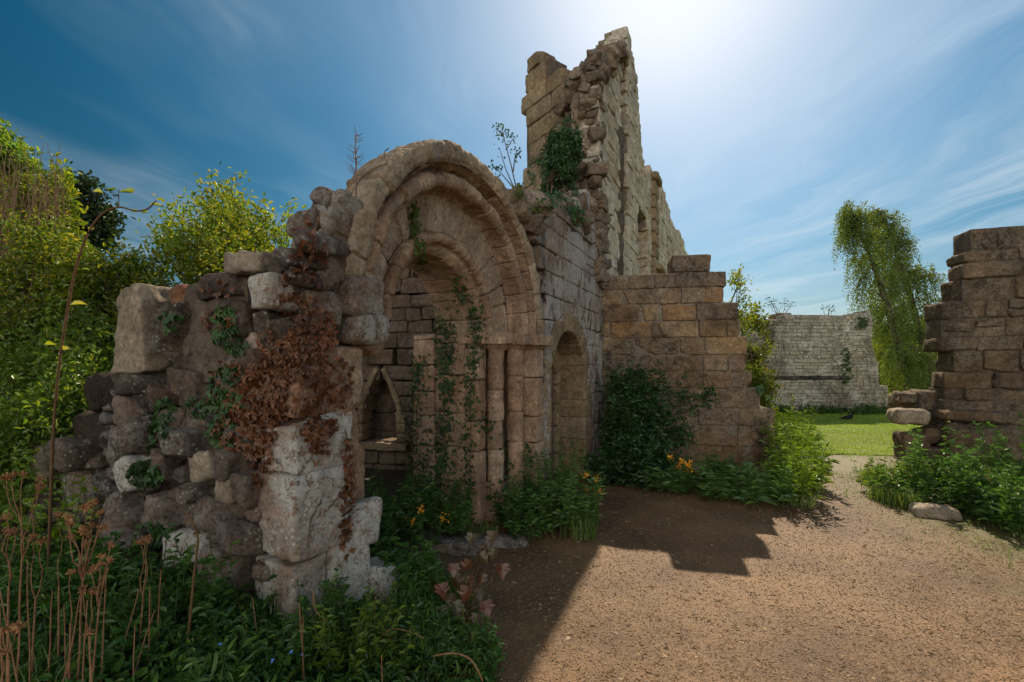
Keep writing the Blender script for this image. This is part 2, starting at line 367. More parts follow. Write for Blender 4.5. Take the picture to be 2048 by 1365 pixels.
M['far'] = stone_mat('far_wall_stone', [(0.426, 0.393, 0.335), (0.512, 0.47, 0.402), (0.362, 0.328, 0.268), (0.448, 0.393, 0.302), (0.554, 0.524, 0.47)], .55, .35, .2, .8, (.6, .58, .54), .35, .6, 0, 1.5)
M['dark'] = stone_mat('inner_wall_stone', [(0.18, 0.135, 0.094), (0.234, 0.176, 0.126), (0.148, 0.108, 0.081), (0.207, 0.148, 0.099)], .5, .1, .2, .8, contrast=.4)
M['boulder'] = stone_mat('boulder_stone', [(0.131, 0.094, 0.082), (0.246, 0.176, 0.127), (0.09, 0.07, 0.066), (0.295, 0.221, 0.164), (0.164, 0.107, 0.082), (0.221, 0.18, 0.156), (0.115, 0.082, 0.074)], .8, .5, .2, 1.0, (.5, .48, .44), .45, 1.4, .7, 1, 9.0)
M['spotted'] = stone_mat('spotted_lichen_stone', [(.27, .185, .13), (.33, .235, .165), (.23, .155, .115)], .5, .8, .1, 1.0, (.52, .5, .45), .4, 1.4, .9, 1, 9.0)
M['pale'] = stone_mat('pale_slab_stone', [(.33, .26, .19), (.38, .31, .23)], .35, .3, .1, .8, contrast=.4, sc=1.2)
M['lichen'] = stone_mat('lichen_covered_stone', [(.33, .225, .16), (.38, .26, .19), (.29, .2, .14)], .45, .95, .1, .9, (.68, .66, .60), .4, 1.5, .9, 1.0, red=.3)
M['redblock'] = stone_mat('reddish_block_stone', [(.32, .16, .09), (.35, .18, .10)], .45, .25, .3, .8, contrast=.35, sc=1.3, spots=.3, red=.6)
M['earth'] = stone_mat('dark_earth_mortar', [(.05, .038, .028), (.07, .052, .04)], .2, 0, 0, 1.0, contrast=.4)
M['mortar'] = stone_mat('lime_mortar', [(.12, .09, .065), (.15, .115, .085)], .3, .1, .1, .8, contrast=.4)
M['mortar_pale'] = stone_mat('pale_lime_mortar', [(.27, .22, .165), (.32, .26, .2)], .3, .2, .1, .8, contrast=.4)
M['ground'] = ground_mat()
M['pebble'] = stone_mat('gravel_stones', [(0.178, 0.106, 0.052), (0.227, 0.142, 0.073), (0.291, 0.196, 0.111), (0.202, 0.122, 0.063), (0.372, 0.282, 0.187), (0.129, 0.086, 0.052), (0.251, 0.153, 0.077)], 0, 0, 0, .3, contrast=.2)
M['lawn'] = plain_mat('lawn_soil', (.12, .16, .025), (.17, .2, .035), 3)
M['grass'] = leaf_mat('lawn_grass', [(0.192, 0.333, 0.046), (0.282, 0.424, 0.051), (0.385, 0.487, 0.077)], .35, .04, .2, .8)
M['grass_long'] = leaf_mat('long_grass', [(0.081, 0.163, 0.033), (0.146, 0.244, 0.048), (0.26, 0.293, 0.081)], .35, .04, .25, 1.5)
M['hedge'] = leaf_mat('hawthorn_leaves', [(0.088, 0.175, 0.021), (0.149, 0.245, 0.025), (0.228, 0.289, 0.028), (0.315, 0.298, 0.035)], .5, .05, .35, 1.2, (1.4, 1.25, .3))
M['hedge2'] = leaf_mat('bramble_leaves', [(0.097, 0.205, 0.032), (0.162, 0.281, 0.039), (0.259, 0.324, 0.043)], .45, .05, .35, 1.2, (1.4, 1.25, .3))
M['yellow'] = leaf_mat('yellow_green_leaves', [(.075, .15, .014), (.11, .18, .018), (.16, .205, .022), (.2, .19, .03)], .5, .04, .3, 1.2, (1.4, 1.2, .3))
M['darkleaf'] = leaf_mat('dark_shrub_leaves', [(0.025, 0.07, 0.025), (0.039, 0.102, 0.031), (0.062, 0.139, 0.036)], .3, .05, .4, 3)
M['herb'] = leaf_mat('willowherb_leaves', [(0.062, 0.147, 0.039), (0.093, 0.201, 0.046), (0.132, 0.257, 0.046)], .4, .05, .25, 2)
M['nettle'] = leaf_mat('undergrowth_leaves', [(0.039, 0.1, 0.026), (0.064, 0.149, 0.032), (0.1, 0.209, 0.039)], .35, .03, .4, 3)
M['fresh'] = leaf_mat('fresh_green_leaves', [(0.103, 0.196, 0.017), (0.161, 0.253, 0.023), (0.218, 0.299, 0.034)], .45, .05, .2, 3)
M['ivy'] = leaf_mat('ivy_leaves', [(0.024, 0.06, 0.022), (0.037, 0.092, 0.026), (0.06, 0.119, 0.029)], .25, .03, .35, 4)
M['ivy_fresh'] = leaf_mat('young_ivy_leaves', [(.06, .12, .02), (.085, .15, .025), (.13, .16, .02)], .35, .03, .3, 5)
M['dead'] = leaf_mat('dead_ivy_leaves', [(0.104, 0.036, 0.016), (0.16, 0.056, 0.022), (0.208, 0.076, 0.028), (0.08, 0.032, 0.02)], .25, .04, .35, 5, (1.2, .9, .6))
M['maple'] = leaf_mat('red_maple_leaves', [(0.165, 0.038, 0.022), (0.112, 0.056, 0.022), (0.068, 0.064, 0.022), (0.195, 0.06, 0.03)], .35, .06, .2, 5, (1.3, .9, .6))
M['birch'] = leaf_mat('birch_leaves', [(0.096, 0.159, 0.035), (0.149, 0.212, 0.042), (0.212, 0.266, 0.055)], .45, .04, .3, .8, (1.3, 1.2, .4))
M['pine'] = leaf_mat('dark_tree_leaves', [(.02, .045, .015), (.035, .06, .02)], .3, .04, .3, .8)
M['bark'] = plain_mat('brown_bark', (.09, .06, .04), (.16, .11, .075), 20)
M['birchbark'] = plain_mat('birch_bark', (.05, .04, .03), (.2, .17, .13), 5)
M['stalk'] = plain_mat('dry_stalk', (.22, .10, .05), (.34, .19, .10), 30)
M['seed'] = plain_mat('dry_seed_head', (.28, .13, .055), (.42, .22, .10), 60)
M['stemred'] = plain_mat('reddish_stem', (.11, .055, .03), (.16, .10, .04), 25)
M['stemgreen'] = plain_mat('green_stem', (.05, .09, .025), (.09, .12, .035), 25)
M['petal'] = plain_mat('orange_petals', (.75, .30, .02), (.85, .42, .03), 40, .6)
M['blue'] = plain_mat('blue_petals', (.12, .25, .7), (.2, .35, .8), 40, .6)

# ------------------------------------------------------------------ camera, light, sky
cam = bpy.data.cameras.new('camera'); co = bpy.data.objects.new('camera', cam); COL.objects.link(co); scn.camera = co
cam.sensor_width = 36; cam.lens = F / 2048 * 36; cam.shift_y = (HZ - 682.5) / 2048; cam.clip_end = 3000; cam.clip_start = .02
co.location = (0, 0, EYE); co.rotation_euler = (pi / 2, 0, 0)
sd = A3(sin(SUN_AZ) * cos(SUN_EL), cos(SUN_AZ) * cos(SUN_EL), sin(SUN_EL))
sl = bpy.data.lights.new('sun', 'SUN'); so = bpy.data.objects.new('sun', sl); COL.objects.link(so)
sl.energy = 3.3; sl.angle = radians(.5); sl.color = (1, .83, .62)
import mathutils
so.rotation_euler = mathutils.Vector(sd).to_track_quat('Z', 'Y').to_euler(); so.location = (8, 8, 20)
wd = bpy.data.worlds.new('World'); scn.world = wd; wd.use_nodes = True; wd.node_tree.nodes.clear(); n = NT(wd.node_tree)
sky = n('ShaderNodeTexSky', sky_type='NISHITA', sun_disc=False, sun_elevation=SUN_EL, sun_rotation=SUN_AZ, air_density=1.0, dust_density=.6, ozone_density=2.2)
gen = n('ShaderNodeTexCoord').outputs['Generated']; sp = n('ShaderNodeSeparateXYZ', {0: gen})
zz = n.math('MAXIMUM', sp.outputs[2], .06)
pv = n('ShaderNodeCombineXYZ', {0: n.math('DIVIDE', sp.outputs[0], zz), 1: n.math('DIVIDE', sp.outputs[1], zz)}).outputs[0]
wp = n.noise(pv, .55, 4, .5); pw_ = n('ShaderNodeVectorMath', {0: pv, 1: n('ShaderNodeCombineXYZ', {0: n.math('MULTIPLY', wp, 1.6), 1: wp}).outputs[0]}, operation='ADD').outputs[0]
mp = n('ShaderNodeMapping', {'Vector': pw_, 'Rotation': (0, 0, radians(-14)), 'Scale': (1.3, .24, 1)}).outputs[0]
c1 = n.noise(mp, 1.5, 9, .6, .35); c2 = n.noise(n('ShaderNodeMapping', {'Vector': pv, 'Location': (5, 2.3, 0), 'Scale': (.5, .28, 1)}).outputs[0], 1.3, 3, .5)
cl = n.math('MULTIPLY', n.ramp(c1, [(.36, 0), (.52, .35), (.7, 1)]), n.ramp(n.math('ADD', c2, n.math('MULTIPLY', n('ShaderNodeMapRange', {0: sp.outputs[0], 1: .25, 2: .6}).outputs[0], .16)), [(.37, 0), (.56, 1)]))
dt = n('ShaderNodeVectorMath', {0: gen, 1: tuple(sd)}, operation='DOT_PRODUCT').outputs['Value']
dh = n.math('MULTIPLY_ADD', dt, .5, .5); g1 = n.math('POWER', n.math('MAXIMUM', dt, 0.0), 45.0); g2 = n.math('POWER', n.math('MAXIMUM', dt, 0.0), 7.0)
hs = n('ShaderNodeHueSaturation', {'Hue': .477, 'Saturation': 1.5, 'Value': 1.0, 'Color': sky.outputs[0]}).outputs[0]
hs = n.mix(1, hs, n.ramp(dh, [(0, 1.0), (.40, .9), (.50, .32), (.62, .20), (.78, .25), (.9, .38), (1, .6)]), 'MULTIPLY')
hs = n.mix(n.ramp(dh, [(0, .9), (.36, .8), (.48, 0), (1, 0)]), hs, (12.0, 10.8, 9.2))  # added bright warm sky opposite the sun, as fill light for shaded stone
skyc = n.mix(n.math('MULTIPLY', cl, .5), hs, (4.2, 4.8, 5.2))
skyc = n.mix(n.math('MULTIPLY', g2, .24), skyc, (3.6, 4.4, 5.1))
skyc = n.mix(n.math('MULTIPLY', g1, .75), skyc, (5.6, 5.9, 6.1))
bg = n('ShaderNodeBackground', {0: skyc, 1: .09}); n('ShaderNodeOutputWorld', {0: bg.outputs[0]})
scn.view_settings.view_transform = 'Standard'; scn.view_settings.look = 'None'; scn.view_settings.exposure = .97; scn.view_settings.gamma = 1
scn.cycles.max_bounces = 6; scn.cycles.diffuse_bounces = 4; scn.cycles.transmission_bounces = 4; scn.cycles.glossy_bounces = 2
scn.cycles.use_denoising = True; scn.cycles.use_adaptive_sampling = True

# ================================================================== SETTING
def grid_axis(lo, hi, a, b, st):
    return np.concatenate([-np.geomspace(-lo + a + 1, 1, 14)[:-1] + a + 1, np.arange(a, b, st), b - 1 + np.geomspace(1, hi - b + 1, 14)])
xs = grid_axis(-900, 900, -7, 9, .06); ys = grid_axis(-60, 1500, .6, 12, .06)
X, Y = np.meshgrid(xs, ys, indexing='ij'); Z = gz(X, Y)
mb = MB(); nx, ny = X.shape; a = (np.arange(nx - 1)[:, None] * ny + np.arange(ny - 1)[None]).ravel()
mb.add(np.stack([X, Y, Z], -1).reshape(-1, 3), np.stack([a, a + ny, a + ny + 1, a + 1], 1))
tag(mb.build('ground', M['ground']), kind='structure')
# lawn beyond the gap
lx = np.linspace(2.6, 60, 160); ly = np.linspace(0, 1, 60); mb = MB()
edge = 8.0 + .5 * vnoise(np.stack([lx * .9, lx * 0, lx * 0], -1)) + .25 * vnoise(np.stack([lx * 3, lx * 0, lx * 0], -1))
LX, T = np.meshgrid(lx, ly, indexing='ij'); LY = edge[:, None] + (70 - edge[:, None]) * T ** 2
LZ = gz(LX, LY) + .02
a = (np.arange(159)[:, None] * 60 + np.arange(59)[None]).ravel()
mb.add(np.stack([LX, LY, LZ], -1).reshape(-1, 3), np.stack([a, a + 60, a + 61, a + 1], 1))
tag(mb.build('lawn', M['lawn']), kind='structure')
def lawn_pts(n, y0, y1, q0=.4, q1=1.05):
    y = np.sqrt(RNG.uniform(y0 ** 2, y1 ** 2, n)); x = RNG.uniform(q0, q1, n) * y
    k = RNG.uniform(0, 1, n) < sstep((y - 7.3 + .9 * vnoise(np.stack([x * 1.5, y * 1.5, y * 0], -1))) / 1.3)
    x, y = x[k], y[k]; return np.stack([x, y, gz(x, y) + .015], 1)
mb = MB(); P = lawn_pts(110000, 7.0, 17.5); blades(mb, P, RNG.uniform(.02, .05, len(P)), .8, .009)
tag(mb.build('lawn_grass', M['grass'], smooth=False), 'short bright green grass growing on the lawn', 'grass', kind='stuff')
# loose gravel
OCT = np.array([(1, 0, 0), (-1, 0, 0), (0, 1, 0), (0, -1, 0), (0, 0, 1), (0, 0, -1)], float)
OT = np.array([(0, 2, 4), (2, 1, 4), (1, 3, 4), (3, 0, 4), (2, 0, 5), (1, 2, 5), (3, 1, 5), (0, 3, 5)])
def gravel(mb, P, s, flat=.34):
    n = len(P); V = OCT[None] * RNG.uniform(.6, 1.2, (n, 6, 1)) + RNG.normal(size=(n, 6, 3)) * .22; V[..., 2] *= flat
    a = RNG.uniform(0, 2 * pi, n); c, q = np.cos(a)[:, None], np.sin(a)[:, None]
    V = np.stack([V[..., 0] * c - V[..., 1] * q, V[..., 0] * q + V[..., 1] * c, V[..., 2]], -1) * s[:, None, None] + P[:, None]
    mb.add(V.reshape(-1, 3), tris=(OT[None] + 6 * np.arange(n)[:, None, None]).reshape(-1, 3))
def path_ok(x, y): return (x > -.25 + .08 * np.sin(y * 3)) & (x < 4.0 + .12 * y + .35 * np.sin(y * 2.3) * RNG.uniform(0, 1, len(x))) & ((y < 6.3) | (x > 2.6))
n_ = 105000; y = 1.9 * np.exp(RNG.uniform(0, 1, n_) * math.log(9 / 1.9)); x = y * RNG.uniform(-.2, 1.2, n_); k = path_ok(x, y)
x, y = x[k], y[k]; s = .0022 * np.exp(np.abs(RNG.normal(size=len(x))) * .62) * (.75 + .13 * y)
mb = MB(); gravel(mb, np.stack([x, y, gz(x, y) + .002], 1), np.minimum(s, .022))
tag(mb.build('gravel', M['pebble'], smooth=False), 'loose brown and grey gravel scattered over the path', 'gravel', kind='stuff')

n_ = 420; y = RNG.uniform(1.9, 7, n_); x = y * RNG.uniform(-.1, 1.1, n_); k = path_ok(x, y); x, y = x[k], y[k]; mb = MB()
leaves(mb, np.stack([x, y, gz(x, y) + .006], 1), np.stack([RNG.normal(size=len(x)), RNG.normal(size=len(x)), x * 0 + .05], 1), RNG.uniform(.012, .05, len(x)), .22, .1, .1)
LITTER = mb
# ================================================================== ARCHED DOORWAY
kk = math.hypot(.5, 1); U2 = A3(.5, 1, 0) / kk; NI = A3(-1, .5, 0) / kk; NO = -NI; ZU = A3(0, 0, 1)
C3 = A3(-.286, 3.892, 0); ZC, RO, RI, TI = 1.95, 1.46, .64, .415
def W(u, t, z): return C3 + U2 * u + NI * t + ZU * z
AXW = np.stack([U2, ZU, NO])
def uq(px, py=None): # outer wall plane: pixel -> (u, z)
    q = (px - CX) / F; Yy = -2.232 / (q - .5); return (Yy - 3.892) * kk, (EYE + (HZ - py) / F * Yy if py is not None else None)
def hood_roll(c, r, a0, a1, n=7): return [(c[0] + r * cos(radians(a)), c[1] - r * sin(radians(a))) for a in np.linspace(a0, a1, n)]
arch = thing('arched_doorway', W(0, 0, 0), 'round-headed stone doorway with moulded arch between lichened pier and triple shafts', 'doorway')
er = lambda TH: 1 + 1.0 * sstep((TH - 2.2) / .7)
m1 = MB(); sweep(m1, [(.95, 1.0), (1.15, .55), (1.34, .40), (1.445, .31), (1.465, .16), (1.46, .03), (1.44, .0), (1.39, -.008), (1.345, .0), (1.315, .03)], C3, U2, NI, ZC, -.02, pi * .985, 340, 16, .013, .006, .016, 3, er)
m1.build('arch_hood', M['hood'], arch)
m2 = MB(); sweep(m2, [(1.315, .03), (1.305, .10), (1.285, .17), (1.262, .18), (1.25, .15)] + hood_roll((1.20, .14), .058, -20, 190, 11) + [(1.138, .24), (1.115, .285)], C3, U2, NI, ZC, 0, pi * .98, 300, 17, .009, .005, .008, 5, er)
m2.build('roll_moulding', M['arch'], arch)
m3 = MB(); sweep(m3, [(1.115, .285), (1.09, .30), (.85, .345), (.832, .365)], C3, U2, NI, ZC, 0, pi, 290, 12, .008, .010, .014, 9, er, groove=.036)
m3.build('voussoir_band', M['band'], arch)
m4 = MB(); sweep(m4, [(.832, .365), (.82, .36)] + hood_roll((.775, .335), .046, -10, 190, 10) + [(.72, .37), (.69, .37), (.655, .405), (RI, .43), (RI + .005, .7), (RI + .02, .92), (.98, .98)], C3, U2, NI, ZC, 0, pi, 230, 13, .008, .005, .009, 12, er)
m4.build('inner_arch', M['arch'], arch)
# shafts, jamb piers and imposts on the far side
def drum(mb, u, t, z0, z1, r, n=20, square=False):
    z = z0
    while z < z1 - .02:
        h = min(random.uniform(.28, .5), z1 - z)
        if z1 - z - h < .15: h = z1 - z
        if square: block(mb, W(u, t, z + h / 2), AXW, (r * 2, h - .006, r * 2), .02, .03, .007, jit=.004)
        else:
            zs = np.concatenate([[z + .002, z + .008, z + .02], np.linspace(z + .04, z + h - .04, max(3, int(h / .04))), [z + h - .02, z + h - .008, z + h - .002]])
            rs = np.array([.90, .965, .995] + [1] * max(3, int(h / .04)) + [.995, .965, .90]) * (r + random.uniform(-.003, .003)); an = np.arange(n) * 2 * pi / n
            du, dt_ = random.uniform(-.004, .004), random.uniform(-.004, .004)
            V = np.stack([W(u + du, t + dt_, 0) + q * (math.cos(b) * U2 + math.sin(b) * NI) + ZU * zz_ for zz_, q in zip(zs, rs) for b in an])
            V += (.006 * fbm(V * 11, 4))[:, None] * nrm(V - W(u, t, 0) - ZU * V[:, 2:3])
            m = len(zs); i = np.arange(m - 1)[:, None] * n; j = np.arange(n)[None]; j2 = (j + 1) % n
            mb.add(V, np.stack([i + j, i + j2, i + n + j2, i + n + j], -1).reshape(-1, 4), tint=random.random())
        z += h
for (u, t, r, sq) in ((.74, .48, .085, True), (.875, .315, .088, False), (1.085, .185, .088, False), (1.33, .09, .10, True)):
    mb = MB(); drum(mb, u, t, .38, 1.80, r, square=sq); drum(mb, u, t, .0, .4, r + .03, square=sq)
    mb.build('column_shaft', M['arch'], arch)
jm = MB()
for (ua, ub, ta, tb) in ((.655, 1.06, .56, .93), (.615, 1.06, .93, 1.2), (.97, 1.24, .36, .8), (1.20, 1.50, .17, .7)):
    z = 0
    while z < 1.95:
        h = min(random.uniform(.26, .42), 1.95 - z)
        block(jm, W((ua + ub) / 2, (ta + tb) / 2, z + h / 2), AXW, (ub - ua + random.uniform(-.012, .012), h - .007, tb - ta), .014, .035, .007, jit=.005); z += h
jm.build('jamb_stones', M['arch'], arch)
for (u, t, w_) in ((.765, .47, .22), (.90, .31, .26), (1.10, .19, .26), (1.34, .085, .28)):
    mb = MB(); ty = t
    block(mb, W(u, ty + .01, 1.90), AXW, (w_ + .03, .115, w_ + .10), .01, .025, .006, jit=.006)
    # chamfered lower half with a small scallop
    zs = np.linspace(0, 1, 7); V = []; nn = 24
    for q in zs:
        f = .5 * (w_ + .0) * (.62 + .38 * q ** .6)
        for b in np.arange(nn) * 2 * pi / nn:
            cu, cw = math.cos(b), math.sin(b); e = max(abs(cu), abs(cw)); mixq = .15 + .75 * q
            V.append(W(u, ty + .01, 1.775 + .09 * q) + f * (U2 * cu + NI * cw) * ((1 - mixq) + mixq / e))
    V = np.array(V); V += (.006 * fbm(V * 12, 4))[:, None] * nrm(V - W(u, ty, 1.82)); i = np.arange(6)[:, None] * nn; j = np.arange(nn)[None]; j2 = (j + 1) % nn
    mb.add(V, np.stack([i + j, i + j2, i + nn + j2, i + nn + j], -1).reshape(-1, 4))
    mb.build('impost', M['arch'], arch)
# near pier: big quoins
def wblock(name, mat, u0, u1, t0, t1, z0, z1, r=.03, amp=.012, jit=.012, rough=.012, label=None):
    mb = MB(); block(mb, W((u0 + u1) / 2, (t0 + t1) / 2, (z0 + z1) / 2), AXW, (u1 - u0, z1 - z0, t1 - t0), r * .7, .018, amp * .8, 12, jit=jit, rough=rough * .6, cuts=3 if rough > .015 else 1)
    o = mb.build(name, M[mat], arch)
    if label: o['label'] = label
    return o
wblock('pier_block', 'boulder', -1.80, -1.50, .02, .36, 1.60, 1.845, .04, label='brown pier block under dead ivy')
wblock('pier_block', 'redblock', -1.79, -1.40, .0, .34, 1.345, 1.605, .025, label='reddish pier block')
wblock('pier_block', 'lichen', -1.79, -1.42, .0, .30, 1.055, 1.34, .022)
wblock('pier_block', 'lichen', -1.80, -1.44, -.01, .40, .61, 1.05, .03)
wblock('pier_block', 'lichen', -1.80, -1.58, .0, .34, .12, .605, .03)
wblock('pier_block', 'lichen', -1.575, -1.30, -.03, .35, .25, .62, .05, rough=.03)
wblock('pier_block', 'lichen', -1.42, -1.18, -.02, .3, .52, .80, .06, rough=.04, label='broken lichened lump beside pier foot')
wblock('pier_block', 'lichen', -1.30, -1.10, -.1, .2, .12, .40, .06, rough=.04)
wblock('springer_stone', 'spotted', -1.44, -1.15, -.02, .30, 1.90, 2.13, .06, rough=.03, label='white lichened springer stone')
wblock('springer_stone', 'spotted', -1.42, -1.12, -.04, .30, 1.74, 1.93, .09, rough=.04)
for (u0, u1, t0, t1, z0, z1) in ((-1.66, -1.44, .04, .30, 1.84, 2.02), (-1.64, -1.43, .03, .28, 2.02, 2.2), (-1.60, -1.41, .05, .28, 2.19, 2.36), (-1.55, -1.37, .04, .26, 2.35, 2.5), (-1.46, -1.29, .06, .26, 2.49, 2.62)):
    wblock('haunch_stone', 'spotted', u0, u1, t0, t1, z0, z1, .03, .014, .015, .012)
wblock('springer_stone', 'arch', -1.40, -1.08, .06, .55, 1.80, 2.04, .07, rough=.04)
wblock('springer_stone', 'arch', -1.28, -1.02, .12, .60, 1.69, 1.84, .06, rough=.03)
for (u0, u1, t0, t1, a, b) in ((-1.52, -1.27, .06, .5, 1.36, 1.72), (-1.50, -1.28, .08, .5, 1.0, 1.37), (-1.44, -1.24, .10, .5, .78, 1.12), (-1.42, -1.21, .12, .5, .42, .82)):
    wblock('jamb_stone', 'arch', u0, u1, t0, t1, a, b, .035)
# near-side wall body behind pier and haunch (rough core)
hb = MB()
for i in range(150):
    u = RNG.uniform(-1.62, -1.05); z = RNG.uniform(1.95, 2.7); t = RNG.uniform(.10, .30)
    if math.hypot(u, z - ZC) > 1.56 + .08 * sstep((2.35 - z) / .3) or math.hypot(u, z - ZC) < 1.49: continue
    s = RNG.uniform(.08, .15); q = nrm(RNG.normal(size=3) * .2 + A3(0, 0, 1)); a = nrm(np.cross(q, NO)); ax = np.stack([a, q, np.cross(a, q)])
    block(hb, W(u, t, z), ax, (s * 1.5, s * .8, s * 1.1), .03, .02, .012, jit=.02, rough=.015)
hb.build('broken_haunch', M['boulder'], arch)
bk = MB(); z = 0
while z < 1.95:
    h = .3; block(bk, W(-1.52, .72, z + h / 2), AXW, (.5, h + .01, .6), .02, .06, .02); z += h
bk.build('pier_core', M['mortar'], arch)

# ================================================================== TALL RUINED WALL (same plane, running back)
tall = thing('abbey_wall', W(3.6, 0, 0), 'tall ruined abbey wall rising behind the doorway with pointed lancet', 'wall')
niche = (2.34, .66, 1.41)   # centre u, radius, spring z
def face_hole(z):
    h = []
    if z < ZC: h.append((-9, 1.42))
    else: h.append((-9, math.sqrt(max(0, 1.56 ** 2 - (max(0, z - .16 - ZC)) ** 2))))
    if z < niche[2]: h.append((niche[0] - niche[1] - .05, niche[0] + niche[1] + .05))
    elif z < niche[2] + niche[1] + .14:
        r = math.sqrt(max(0, (niche[1] + .02) ** 2 - max(0, z - .14 - niche[2]) ** 2)); h.append((niche[0] - r, niche[0] + r))
    return h
pf = [(.5, 0), (3.93, 0), (3.93, 3.75), (3.5, 3.95), (3.1, 4.0), (2.6, 3.80), (2.1, 3.72), (1.7, 3.55), (1.3, 3.42), (.9, 3.30), (.5, 3.2)]
st, mo = masonry(C3[:2], U2[:2], NO[:2], pf, (.2, .3), (.28, .6), .9, .035, .014, .007, .006, face_hole, .3, .012, gap=.005, prot=.005)
st.build('doorway_wall_face', M['wallface'], tall); mo.build('wall_core', M['mortar'], tall)
# niche: back, inner order, ring
st, mo = masonry(W(0, .62, 0)[:2], U2[:2], NO[:2], [(1.5, 0), (3.2, 0), (3.2, 2.25), (1.5, 2.25)], (.22, .32), (.3, .5), .25, .04, .015, .006, .005, None, .2, 0)
nb = st.build('niche_back', M['ashlar'], tall)
rv = MB()
for (u0, u1) in ((niche[0] - niche[1] - .3, niche[0] - niche[1]), (niche[0] + niche[1], niche[0] + niche[1] + .32)):
    z = 0
    while z < niche[2]:
        h = min(random.uniform(.24, .34), niche[2] - z); block(rv, W((u0 + u1) / 2, .31, z + h / 2), AXW, (u1 - u0, h - .006, .63), .014, .04, .006, jit=.004); z += h
sweep(rv, [(niche[1] + .24, -.004), (niche[1] + .01, -.006), (niche[1], .01), (niche[1], .62)], W(niche[0], 0, 0), U2, NI, niche[2], 0, pi, 90, 11, .006, .006, .006, 21)
rv.build('niche_surround', M['ashlar'], tall)
io = MB(); sweep(io, [(niche[1] - .02, .36), (.50, .355), (.46, .40), (.46, .62)], W(niche[0] + .08, 0, 0), U2, NI, niche[2] - .05, 0, pi, 70, 9, .006, .006, .006, 22)
for (u0, u1) in ((niche[0] - .58, niche[0] - .38), (niche[0] + .54, niche[0] + .64)):
    z = 0
    while z < niche[2] - .05:
        h = min(random.uniform(.3, .42), niche[2] - .05 - z); block(io, W((u0 + u1) / 2, .48, z + h / 2), AXW, (u1 - u0, h - .006, .25), .05, .03, .005, jit=.003); z += h
io.build('niche_inner_order', M['ashlar'], tall)
# high pale face
def uY(Y): return (Y - 3.892) * kk
TP = [(7.45, 2.6), (22.5, 2.0), (22.5, 6.3), (20.5, 6.35), (18, 6.6), (15, 6.5), (13.5, 6.8), (12.2, 6.6), (11.4, 6.75), (11.3, 6.4), (10.75, 6.3), (10.45, 6.6), (10.3, 7.0), (10.1, 7.5), (9.85, 7.9),
      (9.62, 8.1), (9.4, 8.3), (9.02, 8.32), (8.98, 7.95), (8.7, 7.95), (8.45, 7.6), (8.2, 7.4), (7.9, 6.9), (7.6, 6.6), (7.35, 6.3), (7.2, 6.0), (7.2, 4.3), (7.45, 4.0)]
tp = [(uY(a), b) for a, b in TP]
lan = (uY(8.55), uY(9.12), 4.3, 6.7, 7.45); awn = (uY(9.98), uY(11.1), 3.6, 4.75, 5.3)
def tall_hole(z):
    h = []
    for (a, b, z0, zs, z1) in (lan, awn):
        if z0 < z < zs: h.append((a, b))
        elif zs <= z < z1:
            f = math.sqrt(max(0, 1 - ((z - zs) / (z1 - zs)) ** (1.5 if z1 == lan[4] else 2))); c = (a + b) / 2; w2 = (b - a) / 2 * f; h.append((c - w2, c + w2))
    for (a, b) in ((14.2, 14.5), (16.6, 16.9)):
        if 3.6 < z < 5.6: h.append((uY(a), uY(b)))
    return h
st, mo = masonry(C3[:2], U2[:2], NO[:2], tp, (.17, .27), (.22, .55), 1.0, .05, .012, .012, .008, tall_hole, .3, .06, gap=.006, prot=.014, coreT=.5)
st.build('pale_wall_face', M['tallface'], tall); mo.build('rubble_core', M['mortar_pale'], tall)
for (a, b, z0, zs, z1) in (lan, awn):
    wn = MB(); z = z0
    while z < z1 + .1:
        h = .3; block(wn, W((a + b) / 2, .50, z + h / 2), AXW, (b - a + .1, h - .01, .12), .015, .07, .008, jit=.004); z += h
    wn.build('window_recess', M['ashlar'], tall)
pl = MB(); z = 3.2
while z < 6.1:
    h = random.uniform(.25, .4); block(pl, W(uY(11.75), .02, z + h / 2), AXW, (.62, h - .008, .26), .05, .07, .012, jit=.01); z += h
block(pl, W(uY(11.75), -.02, z + .1), AXW, (.72, .2, .34), .06, .07, .015, jit=.015); block(pl, W(uY(11.9), -.03, 4.15), AXW, (.8, .14, .45), .04, .07, .01, jit=.01)
pl.build('pilaster', M['ashlar'], tall)
# broken end: rubble and dressed return
Bp, Cp = A3(.95, 7.72, 0), A3(.235, 8.75, 0)
dB = nrm(Cp - Bp); nB = nrm(A3(dB[1], -dB[0], 0)); nB = nB if nB @ (-Bp) > 0 else -nB
ln = np.linalg.norm(Cp - Bp)
pr = [(-.05, 3.6), (ln, 3.6), (ln, 7.3), (ln * .80, 7.45), (ln * .70, 7.3), (ln * .58, 7.2), (ln * .46, 7.05), (ln * .33, 6.95), (ln * .2, 6.75), (.1, 6.6), (-.14, 6.4), (.06, 6.0), (-.16, 5.7), (.02, 5.4), (-.12, 4.9), (.05, 4.6), (-.1, 4.2)]
st, mo = masonry(Bp[:2], dB[:2], nB[:2], pr, (.3, .4), (.4, .75), .5, .05, .03, .012, .012, None, .45, .12, gap=.008, prot=.012)
st.build('ashlar_return', M['ashlar'], tall); mo.build('return_core', M['mortar'], tall)
rb = MB(); Ap = A3(1.40, 7.32, 0)
def rock(mb, P, s, mat=None, fl=.7, res=.04):
    q = nrm(RNG.normal(size=3) * .3 + A3(0, 0, 1)); a = nrm(np.cross(q, RNG.normal(size=3))); ax = np.stack([a, q, np.cross(a, q)])
    block(mb, P, ax, (s * RNG.uniform(.9, 1.5), s * RNG.uniform(fl - .15, fl + .2), s * RNG.uniform(.8, 1.2)), s * .12, res, s * .09, freq=5 / s * .35, jit=s * .18, rough=s * .05, cuts=5)
